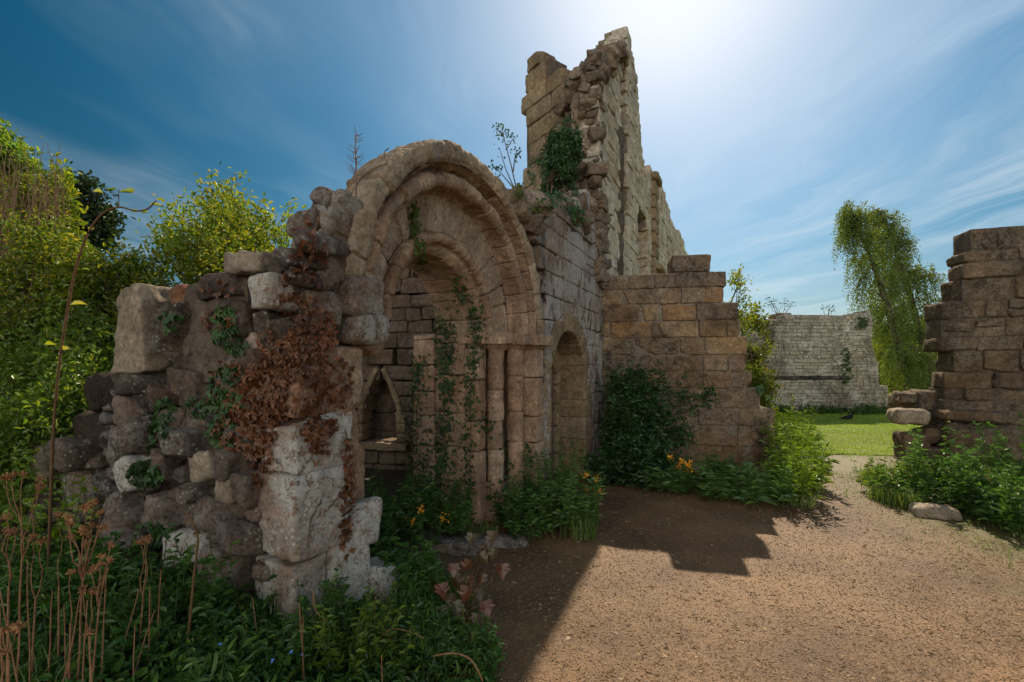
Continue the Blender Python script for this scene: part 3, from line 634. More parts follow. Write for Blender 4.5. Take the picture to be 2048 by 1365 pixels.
for z in np.arange(3.3, 8.0, .13):
    f = (z - 3.3) / 4.7
    for k in range(10):
        w = RNG.uniform(-.02, 1.05); P = Ap * (1 - w) + Bp * w + A3(.35, .75, 0) * RNG.uniform(-.20, .12)
        top = 6.35 + .15 * (1 - w)
        if z > top + .1: continue
        rock(rb, P + ZU * (z + RNG.uniform(-.06, .06)), RNG.uniform(.08, .26), res=.035)
# top of tower, stepping up to the rear
for i in range(130):
    w = RNG.uniform(0, 1) ** 1.4; g = RNG.uniform(0, 1.6); P = Ap * (1 - w) + Bp * w + A3(.45, .9, 0) * g
    rock(rb, P + ZU * (6.3 + .25 * (1 - w) + g * (.15 + .7 * (1 - w)) + RNG.uniform(-.3, .05)), RNG.uniform(.15, .3), res=.05)
# slope of rubble from doorway wall top up to the tower foot
for i in range(330):
    u = RNG.uniform(.7, 4.0); t = RNG.uniform(.05, 1.5); zt = np.interp(u, [.5, .9, 1.7, 2.6, 3.1, 4.0], [3.1, 3.25, 3.5, 3.75, 3.95, 4.2]) + .16 * t
    rock(rb, W(u, t, zt + RNG.uniform(-.22, .06)), RNG.uniform(.12, .32), res=.04)
for i in range(120):
    u = RNG.uniform(3.6, 3.98); zt = RNG.uniform(2.9, 4.3); block(rb, W(u + RNG.uniform(-.06, .06), RNG.uniform(.02, .2), zt), AXW, (RNG.uniform(.12, .34), RNG.uniform(.08, .2), RNG.uniform(.2, .34)), .02, .03, .014, jit=.03, cuts=4)
rb.build('broken_rubble', M['rubble'], tall)
ce = MB(); 
for (z0, z1, P0_, P1_) in ((0, 3.5, .06, 1.3),):
    z = z0
    while z < z1: block(ce, W(2.62, .72, z + .2), AXW, (2.7, .41, .55), .02, .2, .02); z += .4
z = 3.3
while z < 6.1:
    c = (Ap + Bp) / 2 + A3(.35, .9, 0) * .92; block(ce, c + ZU * (z + .2), np.stack([nrm(Ap - Bp), ZU, np.cross(nrm(Ap - Bp), ZU)]), (.62, .41, 1.2), .05, .2, .03); z += .4
ce.build('mortar_core', M['mortar'], tall)

# ================================================================== BUTTRESS WALL
b0 = A3(1.47, 7.4, 0); bd = nrm(A3(1, -.2, 0)); bn = A3(bd[1], -bd[0], 0); bn = bn if bn[1] < 0 else -bn
outl = [(1205, 950), (1205, 560), (1262, 548), (1262, 541), (1340, 533), (1342, 521), (1421, 517), (1422, 543), (1449, 541), (1446, 556), (1437, 575), (1444, 592), (1456, 600), (1478, 607), (1480, 640), (1490, 662),
        (1498, 690), (1484, 700), (1492, 740), (1500, 760), (1496, 788), (1512, 795), (1518, 822), (1530, 828), (1532, 858), (1541, 862), (1543, 890), (1556, 893), (1560, 950)]
bp_ = [on_line(b0, bd, p[0] + (14 if p[1] > 780 and p[0] > 1300 else 0), p[1]) for p in outl]; bp_[0] = (-.14, -.1); bp_[1] = (-.14, bp_[1][1]); bp_[-1] = (bp_[-1][0] + .03, -.1)
butt = thing('stepped_wall', b0, 'brown coursed stone wall with stepped broken end behind the dark green shrub', 'wall')
st, mo = masonry(b0[:2], bd[:2], bn[:2], bp_, (.20, .34), (.26, .72), .62, .03, .013, .010, .008, None, .6, .07, gap=.014, prot=.012, mrec=.058)
st.build('coursed_stones', M['butt'], butt); mo.build('mortar', M['mortar_pale'], butt)

# ================================================================== INNER CHAMBER WALL
i0 = A3(-.62, 5.82, 0); idr = nrm(A3(-1, .2, 0)); inn = A3(idr[1], -idr[0], 0); inn = inn if inn[1] < 0 else -inn
sL, _ = on_line(i0, idr, 726, 0); sR, _ = on_line(i0, idr, 795, 0); zS = 1.6 - 150 / F * 6.0; zA = 1.6 - 5 / F * 6.0; zP = 1.6 - 108 / F * 6.0
sm = (sL + sR) / 2; sw = abs(sL - sR) / 2
def ptw(z): return sw if z < zP else sw * max(0, 1 - ((z - zP) / (zA - zP)) ** 1.7)
cell = thing('chamber_wall', i0, 'dim inner chamber wall with pointed niche and lit slit, seen through the doorway', 'wall')
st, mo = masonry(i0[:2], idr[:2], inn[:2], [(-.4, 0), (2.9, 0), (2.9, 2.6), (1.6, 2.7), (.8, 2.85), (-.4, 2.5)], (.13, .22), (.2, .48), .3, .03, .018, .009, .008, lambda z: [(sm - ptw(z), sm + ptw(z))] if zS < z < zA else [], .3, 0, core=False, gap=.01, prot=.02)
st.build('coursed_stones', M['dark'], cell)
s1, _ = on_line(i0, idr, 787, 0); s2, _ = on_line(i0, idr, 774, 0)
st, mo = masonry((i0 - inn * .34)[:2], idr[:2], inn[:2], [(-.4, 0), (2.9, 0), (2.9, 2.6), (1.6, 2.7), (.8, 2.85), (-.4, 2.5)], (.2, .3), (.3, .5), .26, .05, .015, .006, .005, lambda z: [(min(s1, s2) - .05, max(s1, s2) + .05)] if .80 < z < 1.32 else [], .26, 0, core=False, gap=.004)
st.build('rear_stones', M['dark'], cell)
AXI = np.stack([idr, ZU, inn]); rm_ = MB()
for sgn in (-1, 1):
    zs = np.linspace(zP - .02, zA + .02, 4)
    for q in range(3):
        za, zb = zs[q], zs[q + 1]; ca = sm + sgn * (ptw(za) + .05); cb = sm + sgn * (ptw(zb) + .05); d = A3(*(idr * (cb - ca) + ZU * (zb - za))); L = np.linalg.norm(d); v = d / L
        ax = np.stack([np.cross(v, inn), v, inn]); block(rm_, i0 + idr * (ca + cb) / 2 + ZU * (za + zb) / 2 + inn * -.09, ax, (.075, L + .01, .24), .02, .03, .006, jit=.004)
    z = zS
    for h in (.12, .12, .12):
        block(rm_, i0 + idr * (sm + sgn * (sw + .06)) + ZU * (z + h / 2) - inn * .09, AXI, (.13, h - .006, .24), .025, .03, .008, jit=.008); z += h
block(rm_, i0 + idr * sm + ZU * (zS - .05) - inn * .10, AXI, (sw * 2 + .3, .1, .34), .02, .03, .012, jit=.01)
rm_.build('pointed_niche_frame', M['ashlar'], cell)
ch = MB()
for (s_, z_, w_, h_) in ((.06, 2.28, .5, .3), (-.1, 2.62, .55, .12)): block(ch, i0 + idr * s_ + ZU * z_ + inn * .05, AXI, (w_, h_, .35), .05, .04, .02, jit=.02)
ch.build('projecting_stone', M['dark'], cell)

# ================================================================== LEFT RUBBLE WALL
r0 = A3(-1.083, 2.32, 0); rd = nrm(A3(-1, .5, 0)); rn = nrm(A3(-.447, -.894, 0))
def rub(px, py, back=0):
    s, z = on_line(r0, rd, px, py); b = .22 * max(0, 1.5 - z); P = r0 + rd * s + rn * (b * .6 - back); Yy = P[1]
    return A3((px - CX) / F * Yy, Yy, EYE + (HZ - py) / F * Yy), Yy
rubble = thing('rubble_wall', (r0[0] - .8, r0[1] + .4, 0), 'collapsed rubble wall of rounded boulders left of the lichened pier', 'wall')
BO = [(240, 582, 336, 742, 0, 'pale', .10), (242, 700, 300, 775, 0, 'pale', .2), (452, 508, 566, 552, -4, 'pale', .3), (382, 550, 512, 606, 3, 'boulder', .4), (513, 556, 577, 618, 3, 'lichen', .25), (562, 500, 614, 535, 0, 'boulder', .25),
      (588, 466, 632, 503, 8, 'boulder', .25), (573, 540, 608, 572, 12, 'boulder', .3), (318, 575, 392, 630, 15, 'redblock', .4), (296, 622, 428, 706, 33, 'boulder', .35), (313, 664, 428, 750, 4, 'boulder', .42), (455, 606, 518, 670, -4, 'boulder', .25),
      (516, 618, 560, 672, 6, 'boulder', .25), (462, 672, 534, 728, 5, 'lichen', .3), (228, 722, 324, 795, 10, 'boulder', .4), (278, 640, 345, 710, 40, 'boulder', .35), (345, 738, 424, 804, -6, 'boulder', .35), (276, 762, 346, 824, 15, 'boulder', .4),
      (212, 786, 288, 852, 10, 'boulder', .4), (302, 822, 368, 894, 0, 'boulder', .42), (330, 860, 424, 915, 0, 'boulder', .35), (356, 800, 430, 862, 0, 'boulder', .4), (322, 898, 356, 956, 0, 'boulder', .3), (362, 905, 446, 966, 12, 'pale', .3),
      (436, 900, 486, 960, 0, 'boulder', .3), (230, 916, 314, 990, 20, 'lichen', .4), (178, 856, 254, 924, 18, 'boulder', .4), (98, 876, 192, 944, 12, 'boulder', .4), (36, 888, 112, 960, 0, 'pale', .3), (196, 982, 296, 1064, 8, 'boulder', .4),
      (266, 998, 362, 1064, -8, 'boulder', .4), (344, 996, 484, 1066, 8, 'boulder', .38), (312, 1058, 448, 1134, 14, 'lichen', .38), (298, 1118, 404, 1186, 0, 'boulder', .4), (398, 1096, 504, 1176, 0, 'boulder', .38), (372, 966, 414, 1002, 0, 'boulder', .38),
      (438, 954, 482, 1002, 0, 'pale', .25), (478, 940, 530, 1010, 0, 'boulder', .3), (100, 942, 204, 1020, 5, 'boulder', .4), (190, 1054, 310, 1134, 0, 'boulder', .4), (448, 1040, 530, 1110, 0, 'boulder', .35), (430, 720, 500, 790, 0, 'boulder', .3),
      (424, 780, 520, 850, 4, 'boulder', .35), (430, 845, 530, 905, -4, 'boulder', .35), (500, 700, 545, 760, 0, 'boulder', .3), (486, 1000, 540, 1050, 0, 'boulder', .35), (250, 840, 310, 900, 0, 'boulder', .4), (120, 1010, 210, 1090, 0, 'boulder', .4), (40, 950, 110, 1030, 0, 'boulder', .4)]
for (a, b, c, d, rot, mt, rd_) in BO:
    P, Yy = rub((a + c) / 2, (b + d) / 2); w = (c - a) * Yy / F * 1.02; h = (d - b) * Yy / F * 1.05; ca, sa = cos(radians(rot)), sin(radians(rot))
    Ub = nrm(-rd + A3(RNG.uniform(-.15, .15), RNG.uniform(-.1, .1), 0)); Nb = nrm(np.cross(Ub, ZU)); ax = np.stack([Ub * ca + ZU * sa, -Ub * sa + ZU * ca, Nb])
    sq = abs(math.sin(radians(rot))) * .5; mb = MB(); dp = max(.24, .8 * min(w, .4))
    block(mb, P - Nb * (dp * (.12 if a == 240 else .28) + RNG.uniform(-.04, .04)), ax, (w * (1 - .3 * sq), h * (1 - .3 * sq), dp), min(w, h) * rd_ * RNG.uniform(.4, .8), .014, .010, 14, jit=.10 * min(w, h), rough=.04 * min(w, h), cuts={'pale': 2, 'lichen': 4}.get(mt, 8))
    o = mb.build('boulder', M[mt], rubble)
    if mt == 'lichen': o['label'] = 'white lichened boulder'
    if mt == 'pale': o['label'] = 'pale squared stone'
fl = MB()
for i in range(420):
    px_ = RNG.uniform(60, 600); top = np.interp(px_, [60, 180, 240, 320, 380, 450, 520, 600], [900, 860, 730, 640, 590, 565, 565, 520]); py_ = RNG.uniform(top + 20, 1200)
    P, Yy = rub(px_, py_, .21); rock(fl, P - rn * RNG.uniform(-.04, .16), RNG.uniform(.05, .15), res=.02)
fl.build('rubble_fill', M['boulder'], rubble)
fc = MB()
for i in range(24):
    for j in range(9):
        px_ = 50 + i * 23; py_ = 560 + j * 75; top = np.interp(px_, [50, 180, 240, 320, 380, 450, 520, 600], [920, 880, 760, 670, 620, 600, 590, 540])
        if py_ < top: continue
        P, Yy = rub(px_, py_, .52); block(fc, P, np.stack([-rd, ZU, rn]), (.3, .28, .35), .08, .06, .03)
fc.build('earth_core', M['earth'], rubble)

# ================================================================== RIGHT WALL, FAR WALL
q0 = A3(6.50, 7.15, 0); qd = nrm(A3(1, -.30, 0)); qn = A3(qd[1], -qd[0], 0); qn = qn if qn[1] < 0 else -qn
ro = [(x_ + 34 if x_ < 2000 else x_, y_) for x_, y_ in ((1862, 985), (1846, 900), (1850, 800), (1868, 745), (1872, 722), (1848, 715), (1846, 660), (1842, 622), (1890, 616), (1888, 580), (1852, 572), (1850, 545), (1899, 542), (1900, 500), (1907, 474), (1960, 462), (2048, 450), (2120, 446), (2350, 430), (2700, 480), (2700, 1000))]
rp = [on_line(q0, qd, *p) for p in ro]; rp[0] = (rp[0][0], -.1); rp[-1] = (rp[-1][0], -.1)
rw = thing('crumbling_wall', q0, 'dark crumbling stone wall with ragged toothed edge at the right of the gap', 'wall')
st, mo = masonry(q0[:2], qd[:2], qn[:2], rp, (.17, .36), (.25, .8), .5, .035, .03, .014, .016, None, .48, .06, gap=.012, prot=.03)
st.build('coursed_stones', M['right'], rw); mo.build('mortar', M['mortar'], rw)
lg = MB(); P0_ = px3(1935, 870, 6.85)
st_ = MB(); block(st_, px3(1945, 832, 6.95), np.stack([qd, ZU, qn]), (.85, .16, .4), .05, .04, .015, jit=.02); block(st_, px3(1960, 890, 6.9), np.stack([qd, ZU, qn]), (.95, .62, .45), .12, .04, .04, jit=.05, rough=.04)
st_.build('footing_stones', M['right'], rw)
stub = thing('low_stone_stump', gpx(1835, 935), 'low stump of stacked stones with a sunlit boulder on top beside the gap', 'wall')
for (px_, py_, w_, h_, Yy, m_, r_) in ((1822, 905, .30, .62, 7.3, 'right', .05), (1856, 925, .26, .55, 7.2, 'right', .06), (1818, 833, .48, .27, 7.3, 'pale', .10), (1830, 797, .55, .2, 7.6, 'right', .04), (1805, 805, .3, .25, 7.9, 'right', .04), (1850, 800, .3, .3, 7.5, 'right', .04), (1860, 870, .3, .2, 7.25, 'right', .05)):
    mb = MB(); block(mb, px3(px_, py_, Yy), np.stack([qd, ZU, qn]), (w_, h_, .4), r_, .03, .018, jit=.03, rough=.02); mb.build('stump_stone', M[m_], stub)
f0 = A3(8.2, 16.4, 0); fd = nrm(A3(1, .02, 0)); fn = A3(fd[1], -fd[0], 0)
fo = [(1380, 830), (1380, 640), (1500, 636), (1556, 637), (1560, 628), (1700, 630), (1740, 624), (1748, 640), (1742, 680), (1756, 720), (1760, 770), (1778, 772), (1785, 830)]
fp = [on_line(f0, fd, *p) for p in fo]; fp[0] = (fp[0][0], -.2); fp[-1] = (fp[-1][0], -.2)
fw = thing('precinct_wall', f0, 'far pale grey stone wall with dark string course across the lawn', 'wall')
st, mo = masonry(f0[:2], fd[:2], fn[:2], fp, (.085, .15), (.13, .36), .7, .07, .012, .008, .008, None, .65, .06, gap=.008, prot=.015)
st.build('coursed_stones', M['far'], fw); mo.build('mortar', M['mortar_pale'], fw)
f1 = f0 + A3(0, -.55, 0); fo2 = [(1532, 832), (1532, 712), (1548, 695), (1549, 660), (1575, 632), (1660, 632), (1672, 650), (1674, 700), (1688, 735), (1700, 757), (1705, 832)]
fp2 = [on_line(f1, fd, *p) for p in fo2]; fp2[0] = (fp2[0][0], -.2); fp2[-1] = (fp2[-1][0], -.2)
st, mo = masonry(f1[:2], fd[:2], fn[:2], fp2, (.085, .15), (.13, .36), .6, .07, .012, .008, .008, None, .55, .04, gap=.008, prot=.015)
fb = st.build('projecting_bay', M['far'], fw); mo.build('bay_mortar', M['mortar_pale'], fw)
sc_ = MB(); a, za = on_line(f1, fd, 1538, 756); b, zb = on_line(f1, fd, 1698, 756)
for i in range(8): block(sc_, f1 + fd * (a + (b - a) * (i + .5) / 8) + ZU * za + fn * -.04, np.stack([fd, ZU, fn]), ((b - a) / 8 - .01, .13, .22), .03, .08, .01, jit=.008)
sc_.build('string_course', stone_mat('dark_string_course', [(.05, .045, .04), (.08, .07, .06)], .5, .15, 0), fw)

#@@PLANTS
# ================================================================== PLANTS
bpy.context.view_layer.update(); DG = bpy.context.evaluated_depsgraph_get()
def ray(px, py):
    d = mathutils.Vector(((px - CX) / F, 1, (HZ - py) / F)).normalized()
    ok, loc, no, _, ob, _ = scn.ray_cast(DG, mathutils.Vector((0, 0, EYE)), d)
    if ok and no.dot(d) > 0: no = -no
    return (A3(*loc), A3(*no), ob.name) if ok and not ob.name.startswith(('ground', 'lawn', 'gravel')) else None
def E(x0, y0, x1, y1, Yy, ry=None):
    c = px3((x0 + x1) / 2, (y0 + y1) / 2, Yy); rx = (x1 - x0) / 2 * Yy / F; rz = (y1 - y0) / 2 * Yy / F
    return (c, A3(rx, ry or (rx + rz) / 2, rz))
def bush(name, base, ells, ncl, per, ll, mat, label, cat, w=.5, gap=-.03, spread=.5, bark='bark', gfreq=1.6, group=None, limb=.03, tl=.3, pw=.42, pinn=False, trunk_to=None):
    base = np.asarray(base, float); r = thing(name, base, label, cat, group); br, lf = MB(), MB()
    vol = np.array([e[1].prod() for e in ells]); vol = vol / vol.sum(); cs, ds = [], []; s0 = RNG.uniform(0, 50)
    lims = []
    for c, q in ells:
        lims.append(c - A3(0, 0, q[2] * .35)); tube(br, wander(base, lims[-1], 8, .03, .10), np.linspace(limb, limb * .4, 8), 6)
    tries = 0
    while len(cs) < ncl and tries < ncl * 12:
        tries += 1; k = RNG.choice(len(ells), p=vol); d = nrm(RNG.normal(size=3)); c = ells[k][0] + d * ells[k][1] * RNG.uniform(0, 1) ** pw
        if c[2] < base[2] - .05 or fbm((c * gfreq + s0)[None], 3)[0] < gap: continue
        cs.append(c); ds.append(nrm(nrm(c - lims[k]) + A3(0, 0, .35) + RNG.normal(size=3) * .35))
        if RNG.uniform() < min(1, 60 / ncl): tube(br, wander(lims[k], c, 6, .03, .1), np.linspace(limb * .4, limb * .1, 6), 4)
    cs, ds = np.array(cs), np.array(ds)
    for c, d in zip(cs, ds):
        if RNG.uniform() < .6: tube(br, np.stack([c - d * tl * .9, c - d * tl * .2 + RNG.normal(size=3) * .02, c + d * tl * .5]), [ll * .07, ll * .05, ll * .025], 3)
    n = len(cs) * per; k = np.repeat(np.arange(len(cs)), per); al = RNG.uniform(-.6, .55, n)
    P = cs[k] + ds[k] * (al * tl)[:, None] + RNG.normal(size=(n, 3)) * tl * spread * .35
    D = nrm(ds[k] * .5 + RNG.normal(size=(n, 3)) * .8)
    sz = ll * RNG.uniform(.6, 1.3, n)
    if pinn:
        for j in range(5):
            sd_ = nrm(np.cross(D, A3(0, 0, 1))) * (1 if j % 2 else -1); o_ = D * (sz * (.5 + .55 * (j // 2)))[:, None]
            leaves(lf, P + o_, nrm(D * .6 + sd_ * (0 if j == 4 else 1)), sz * .95, w, .15, .3)
    else: leaves(lf, P, D, sz, w)
    br.build('branches', M[bark], r); lf.build('foliage', M[mat], r, smooth=False); return r
def herb(name, base, h, nst, sp, ll, mat, label, cat, w=.2, per=26, lean=.35, group=None, stem='stemgreen', flowers=None, bare=.15):
    base = np.asarray(base, float); r = thing(name, base, label, cat, group); st, lf, fl = MB(), MB(), MB(); tips = []
    for i in range(nst):
        a = RNG.uniform(0, 2 * pi); q = sp * math.sqrt(RNG.uniform()); b = base + A3(cos(a) * q, sin(a) * q, 0); b[2] = float(gz(b[0], b[1])) if abs(b[2] - float(gz(b[0], b[1]))) < .35 else b[2]
        hh = h * RNG.uniform(.55, 1.1); t = b + A3(cos(a) * lean * hh * RNG.uniform(.1, 1), sin(a) * lean * hh * RNG.uniform(.1, 1), hh); p = wander(b, t, 6, 0, .06)
        tube(st, p, np.linspace(.004, .0018, 6) * (h / .5) ** .5, 4); tips.append(p[-1])
        f = RNG.uniform(bare, 1, per); Pp = np.stack([np.interp(f, np.linspace(0, 1, 6), p[:, k]) for k in range(3)], 1); an = RNG.uniform(0, 2 * pi, per)
        D = np.stack([np.cos(an), np.sin(an), RNG.uniform(.05, .9, per)], 1); leaves(lf, Pp, D, ll * RNG.uniform(.6, 1.2, per) * (1.15 - .5 * f), w, .2, .35)
    st.build('stems', M[stem], r); lf.build('leaves', M[mat], r, smooth=False)
    if flowers:
        for p in tips[:flowers[1]]:
            m = 16; fl = MB(); leaves(fl, p + RNG.normal(size=(m, 3)) * .016, RNG.normal(size=(m, 3)) + A3(0, 0, .6), flowers[2], .8, .1, .1)
            fl.build('flower', M[flowers[0]], r, smooth=False)
    return r
def tuft(name, base, h, nb, sp, label, mat='grass_long', lean=.8, w=.006, group=None):
    base = np.asarray(base, float); a = RNG.uniform(0, 2 * pi, nb); q = sp * np.sqrt(RNG.uniform(0, 1, nb)); mb = MB()
    P = np.stack([base[0] + np.cos(a) * q, base[1] + np.sin(a) * q, a * 0 + base[2] - .01], 1); blades(mb, P, h * RNG.uniform(.5, 1.1, nb), lean, w)
    return tag(mb.build(name, M[mat], smooth=False, origin=base), label, 'grass tuft', group)
def rayblobs(blobs, off=.012, dens=1.0):
    P, Nn = [], []
    for (cx, cy, rx, ry, n) in blobs:
        for i in range(int(n * dens)):
            a, q = RNG.uniform(0, 2 * pi), math.sqrt(RNG.uniform()) ; x, y = cx + rx * q * cos(a), cy + ry * q * sin(a)
            if vnoise(A3(x / 14, y / 14, 3.3)[None])[0] < -.35: continue
            h = ray(x, y)
            if h is None: continue
            P.append(h[0] + h[1] * RNG.uniform(.3, 1.6) * off); Nn.append(h[1])
    return np.array(P), np.array(Nn)
def raystrip(pts, wd_, n):
    pts = np.array(pts, float); t = RNG.uniform(0, len(pts) - 1, n); i = np.arange(len(pts)); c = np.stack([np.interp(t, i, pts[:, 0]), np.interp(t, i, pts[:, 1])], 1) + RNG.normal(size=(n, 2)) * wd_
    P, Nn = [], []
    for x, y in c:
        h = ray(x, y)
        if h is None: continue
        P.append(h[0] + h[1] * RNG.uniform(.005, .035)); Nn.append(h[1])
    return np.array(P), np.array(Nn)
def raystem(mb, pts, r, off=.006):
    p = []
    for a, b in zip(pts[:-1], pts[1:]):
        for f in np.linspace(0, 1, 7)[:-1]:
            h = ray(a[0] + (b[0] - a[0]) * f + RNG.normal() * 1.5, a[1] + (b[1] - a[1]) * f)
            if h is not None and (not p or np.linalg.norm(h[0] - p[-1]) < .35): p.append(h[0] + h[1] * off)
    if len(p) > 2: tube(mb, p, np.linspace(r, r * .5, len(p)), 5)
def ivy(name, mat, parts, size, label, stems=(), cat='ivy', stem_mat='stemred', sr=.004):
    Ps, Ns = zip(*parts); P, Nn = np.concatenate([p for p in Ps if len(p)]), np.concatenate([q for q in Ns if len(q)])
    r = thing(name, P.mean(0), label, cat); lf, st = MB(), MB(); ivy_leaves(lf, P, Nn, size * RNG.uniform(.6, 1.3, len(P)))
    for s in stems: raystem(st, s, sr)
    if st.n: st.build('stems', M[stem_mat], r)
    lf.build('foliage', M[mat], r, smooth=False); return r

# --- ivy on the stones (placed before other plants so that rays meet the stone)
ivy('dead_ivy', 'dead', [rayblobs([(622, 668, 48, 58, 560), (655, 760, 52, 62, 160), (600, 770, 60, 55, 260), (520, 800, 60, 60, 520), (495, 860, 62, 45, 520), (560, 735, 60, 30, 280), (470, 760, 45, 50, 120), (600, 590, 48, 70, 130),
      (615, 500, 34, 60, 110), (560, 690, 40, 40, 100), (630, 850, 40, 25, 120), (520, 920, 26, 55, 120), (440, 575, 30, 18, 30), (440, 640, 30, 24, 60)], .016, .62), raystrip([(690, 880), (693, 960), (688, 1020), (684, 1095)], 6, 120), raystrip([(625, 850), (630, 900)], 9, 60)],
    .037, 'withered rust brown ivy hanging over the pier blocks and boulders', [[(625, 690), (640, 800), (620, 860)], [(560, 720), (520, 820), (505, 920)], [(690, 860), (693, 960), (684, 1095)], [(600, 480), (610, 600), (600, 700)], [(650, 720), (690, 760), (640, 790)], [(640, 430), (620, 520), (600, 640)],
     [(640, 1000), (620, 1040), (612, 1110)], [(688, 985), (660, 1010), (640, 1040)]], cat='ivy')
ivy('ivy', 'ivy', [rayblobs([(450, 650, 22, 46, 130), (455, 780, 36, 50, 190), (330, 830, 22, 40, 110), (290, 945, 34, 26, 130), (480, 690, 20, 20, 40), (400, 810, 24, 22, 50), (300, 860, 16, 40, 70), (300, 1070, 40, 30, 80), (445, 860, 30, 30, 80), (340, 640, 22, 16, 40)])], .042, 'dark green ivy patches creeping over the collapsed boulders')
hang = ivy('hanging_ivy', 'ivy_fresh', [raystrip([(829, 405), (824, 440), (828, 475), (838, 505), (846, 535)], 6, 210)], .034, 'bright green ivy strand hanging down the arch mouldings', [[(832, 400), (824, 440), (828, 480), (840, 510)]])
ivy('ivy', 'ivy', [raystrip([(880, 630), (888, 720), (895, 800), (885, 880), (880, 985)], 11, 620), raystrip([(905, 640), (898, 720), (892, 790)], 8, 140), raystrip([(950, 610), (955, 680), (945, 740), (938, 860), (940, 1000)], 8, 420), raystrip([(840, 720), (832, 800), (830, 960)], 10, 360), raystrip([(870, 880), (860, 990)], 22, 260), raystrip([(915, 560), (930, 600)], 8, 60)],
    .034, 'dark ivy ropes climbing the inner jamb of the doorway', [[(880, 1000), (890, 800), (882, 640)], [(940, 1000), (945, 760), (955, 620)], [(832, 960), (835, 800), (842, 700)]])
ivy('ivy', 'ivy', [raystrip([(1012, 870), (1016, 940), (1008, 990)], 6, 90), raystrip([(1058, 890), (1062, 930)], 4, 30), raystrip([(965, 835), (975, 860)], 10, 60)], .034, 'thin green ivy between the column shafts')
ivy('ivy', 'darkleaf', [rayblobs([(1110, 345, 50, 44, 600), (1140, 275, 20, 42, 260), (1150, 430, 18, 16, 80), (1120, 390, 40, 30, 200)], .06)], .055, 'dark bushy ivy clump growing at the foot of the broken tower end', [[(1100, 390), (1130, 300), (1138, 240)]])
ivy('ivy', 'yellow', [rayblobs([(1068, 412, 14, 12, 70), (1045, 385, 16, 14, 60)], .05)], .04, 'small yellow green tuft on the rubble right of the arch top', cat='plant')
ivy('ivy', 'ivy', [rayblobs([(1690, 735, 10, 40, 120), (1722, 645, 14, 12, 70), (1520, 740, 14, 50, 160)], .08)], .09, 'ivy streaks on the far pale wall')

bush('ivy_bush', px3(1100, 400, 6.6), [E(1040, 300, 1150, 400, 6.7, .35), E(1085, 275, 1160, 330, 6.9, .25)], 240, 34, .055, 'darkleaf', 'dark green bushy growth on the rubble shoulder left of the broken tower end', 'bush', tl=.16, limb=.015)
# --- left bank of bushes
def gb(px, Yy): x = (px - CX) / F * Yy; return A3(x, Yy, float(gz(x, Yy)))
bush('hawthorn_bush', gb(330, 5.4), [E(190, 420, 420, 800, 5.2), E(300, 420, 560, 800, 5.6)], 640, 50, .055, 'hedge', 'bright green leafy bush right behind the tall squared stone of the rubble wall', 'bush', tl=.34)
bush('hawthorn_bush', gb(80, 4.9), [E(-90, 450, 230, 800, 4.8)], 440, 50, .052, 'yellow', 'yellowish green leafy bush behind the arching bramble stem', 'bush', tl=.34)
bush('hawthorn_bush', gb(490, 6.6), [E(390, 410, 640, 660, 6.6), E(420, 350, 500, 480, 6.6), E(560, 440, 650, 520, 6.8)], 300, 30, .075, 'hedge', 'airy bush with a tall sprig rising into the blue sky', 'bush', gap=-.02, tl=.36, limb=.025)
bush('bramble_bush', gb(110, 4.0), [E(-100, 690, 210, 1010, 3.8), E(60, 640, 250, 860, 4.3)], 420, 44, .05, 'hedge2', 'low tangled bramble bush beside the grey fallen block', 'bush', tl=.3)
bush('leafy_tree', gb(10, 10), [E(-120, 250, 60, 520, 10), E(10, 270, 70, 380, 10)], 230, 44, .13, 'hedge2', 'tall leafy tree at the far left edge', 'tree', limb=.06, tl=.5, gap=-.05)
bush('leafy_tree', gb(95, 8.5), [E(65, 325, 130, 520, 8.5)], 90, 40, .12, 'hedge', 'slender green sapling tip above the bushes left of the dark round tree', 'tree', limb=.05, tl=.42)
bush('dark_tree', gb(160, 20), [E(110, 368, 205, 500, 20)], 200, 40, .22, 'pine', 'distant dark round tree rising beyond the left bushes', 'tree', limb=.12, tl=.8)
bush('elder_bush', gb(780, 8.4), [E(740, 470, 920, 680, 8.2)], 160, 36, .08, 'yellow', 'yellow green bush beyond the inner chamber wall', 'bush', tl=.35)
tw = thing('twiggy_shrub', gb(60, 7.6), 'brown mostly bare twiggy shrub at the far left', 'shrub'); t1, t2 = MB(), MB()
for i in range(260):
    x = RNG.uniform(-40, 125); b = px3(x + RNG.uniform(-25, 25), 640, 7.6 + RNG.uniform(-.6, .6)); top_ = px3(x, RNG.uniform(285, 520), b[1]); p = wander(b, top_, 8, 0, .06); tube(t1, p, np.linspace(.012, .004, 8), 4)
    if i % 2 == 0: leaves(t2, p[RNG.integers(3, 8, 5)] + RNG.normal(size=(5, 3)) * .05, RNG.normal(size=(5, 3)), .06, .5)
t1.build('branches', plain_mat('tan_twigs', (.17, .105, .06), (.26, .17, .1), 10), tw); t2.build('foliage', M['yellow'], tw, smooth=False)
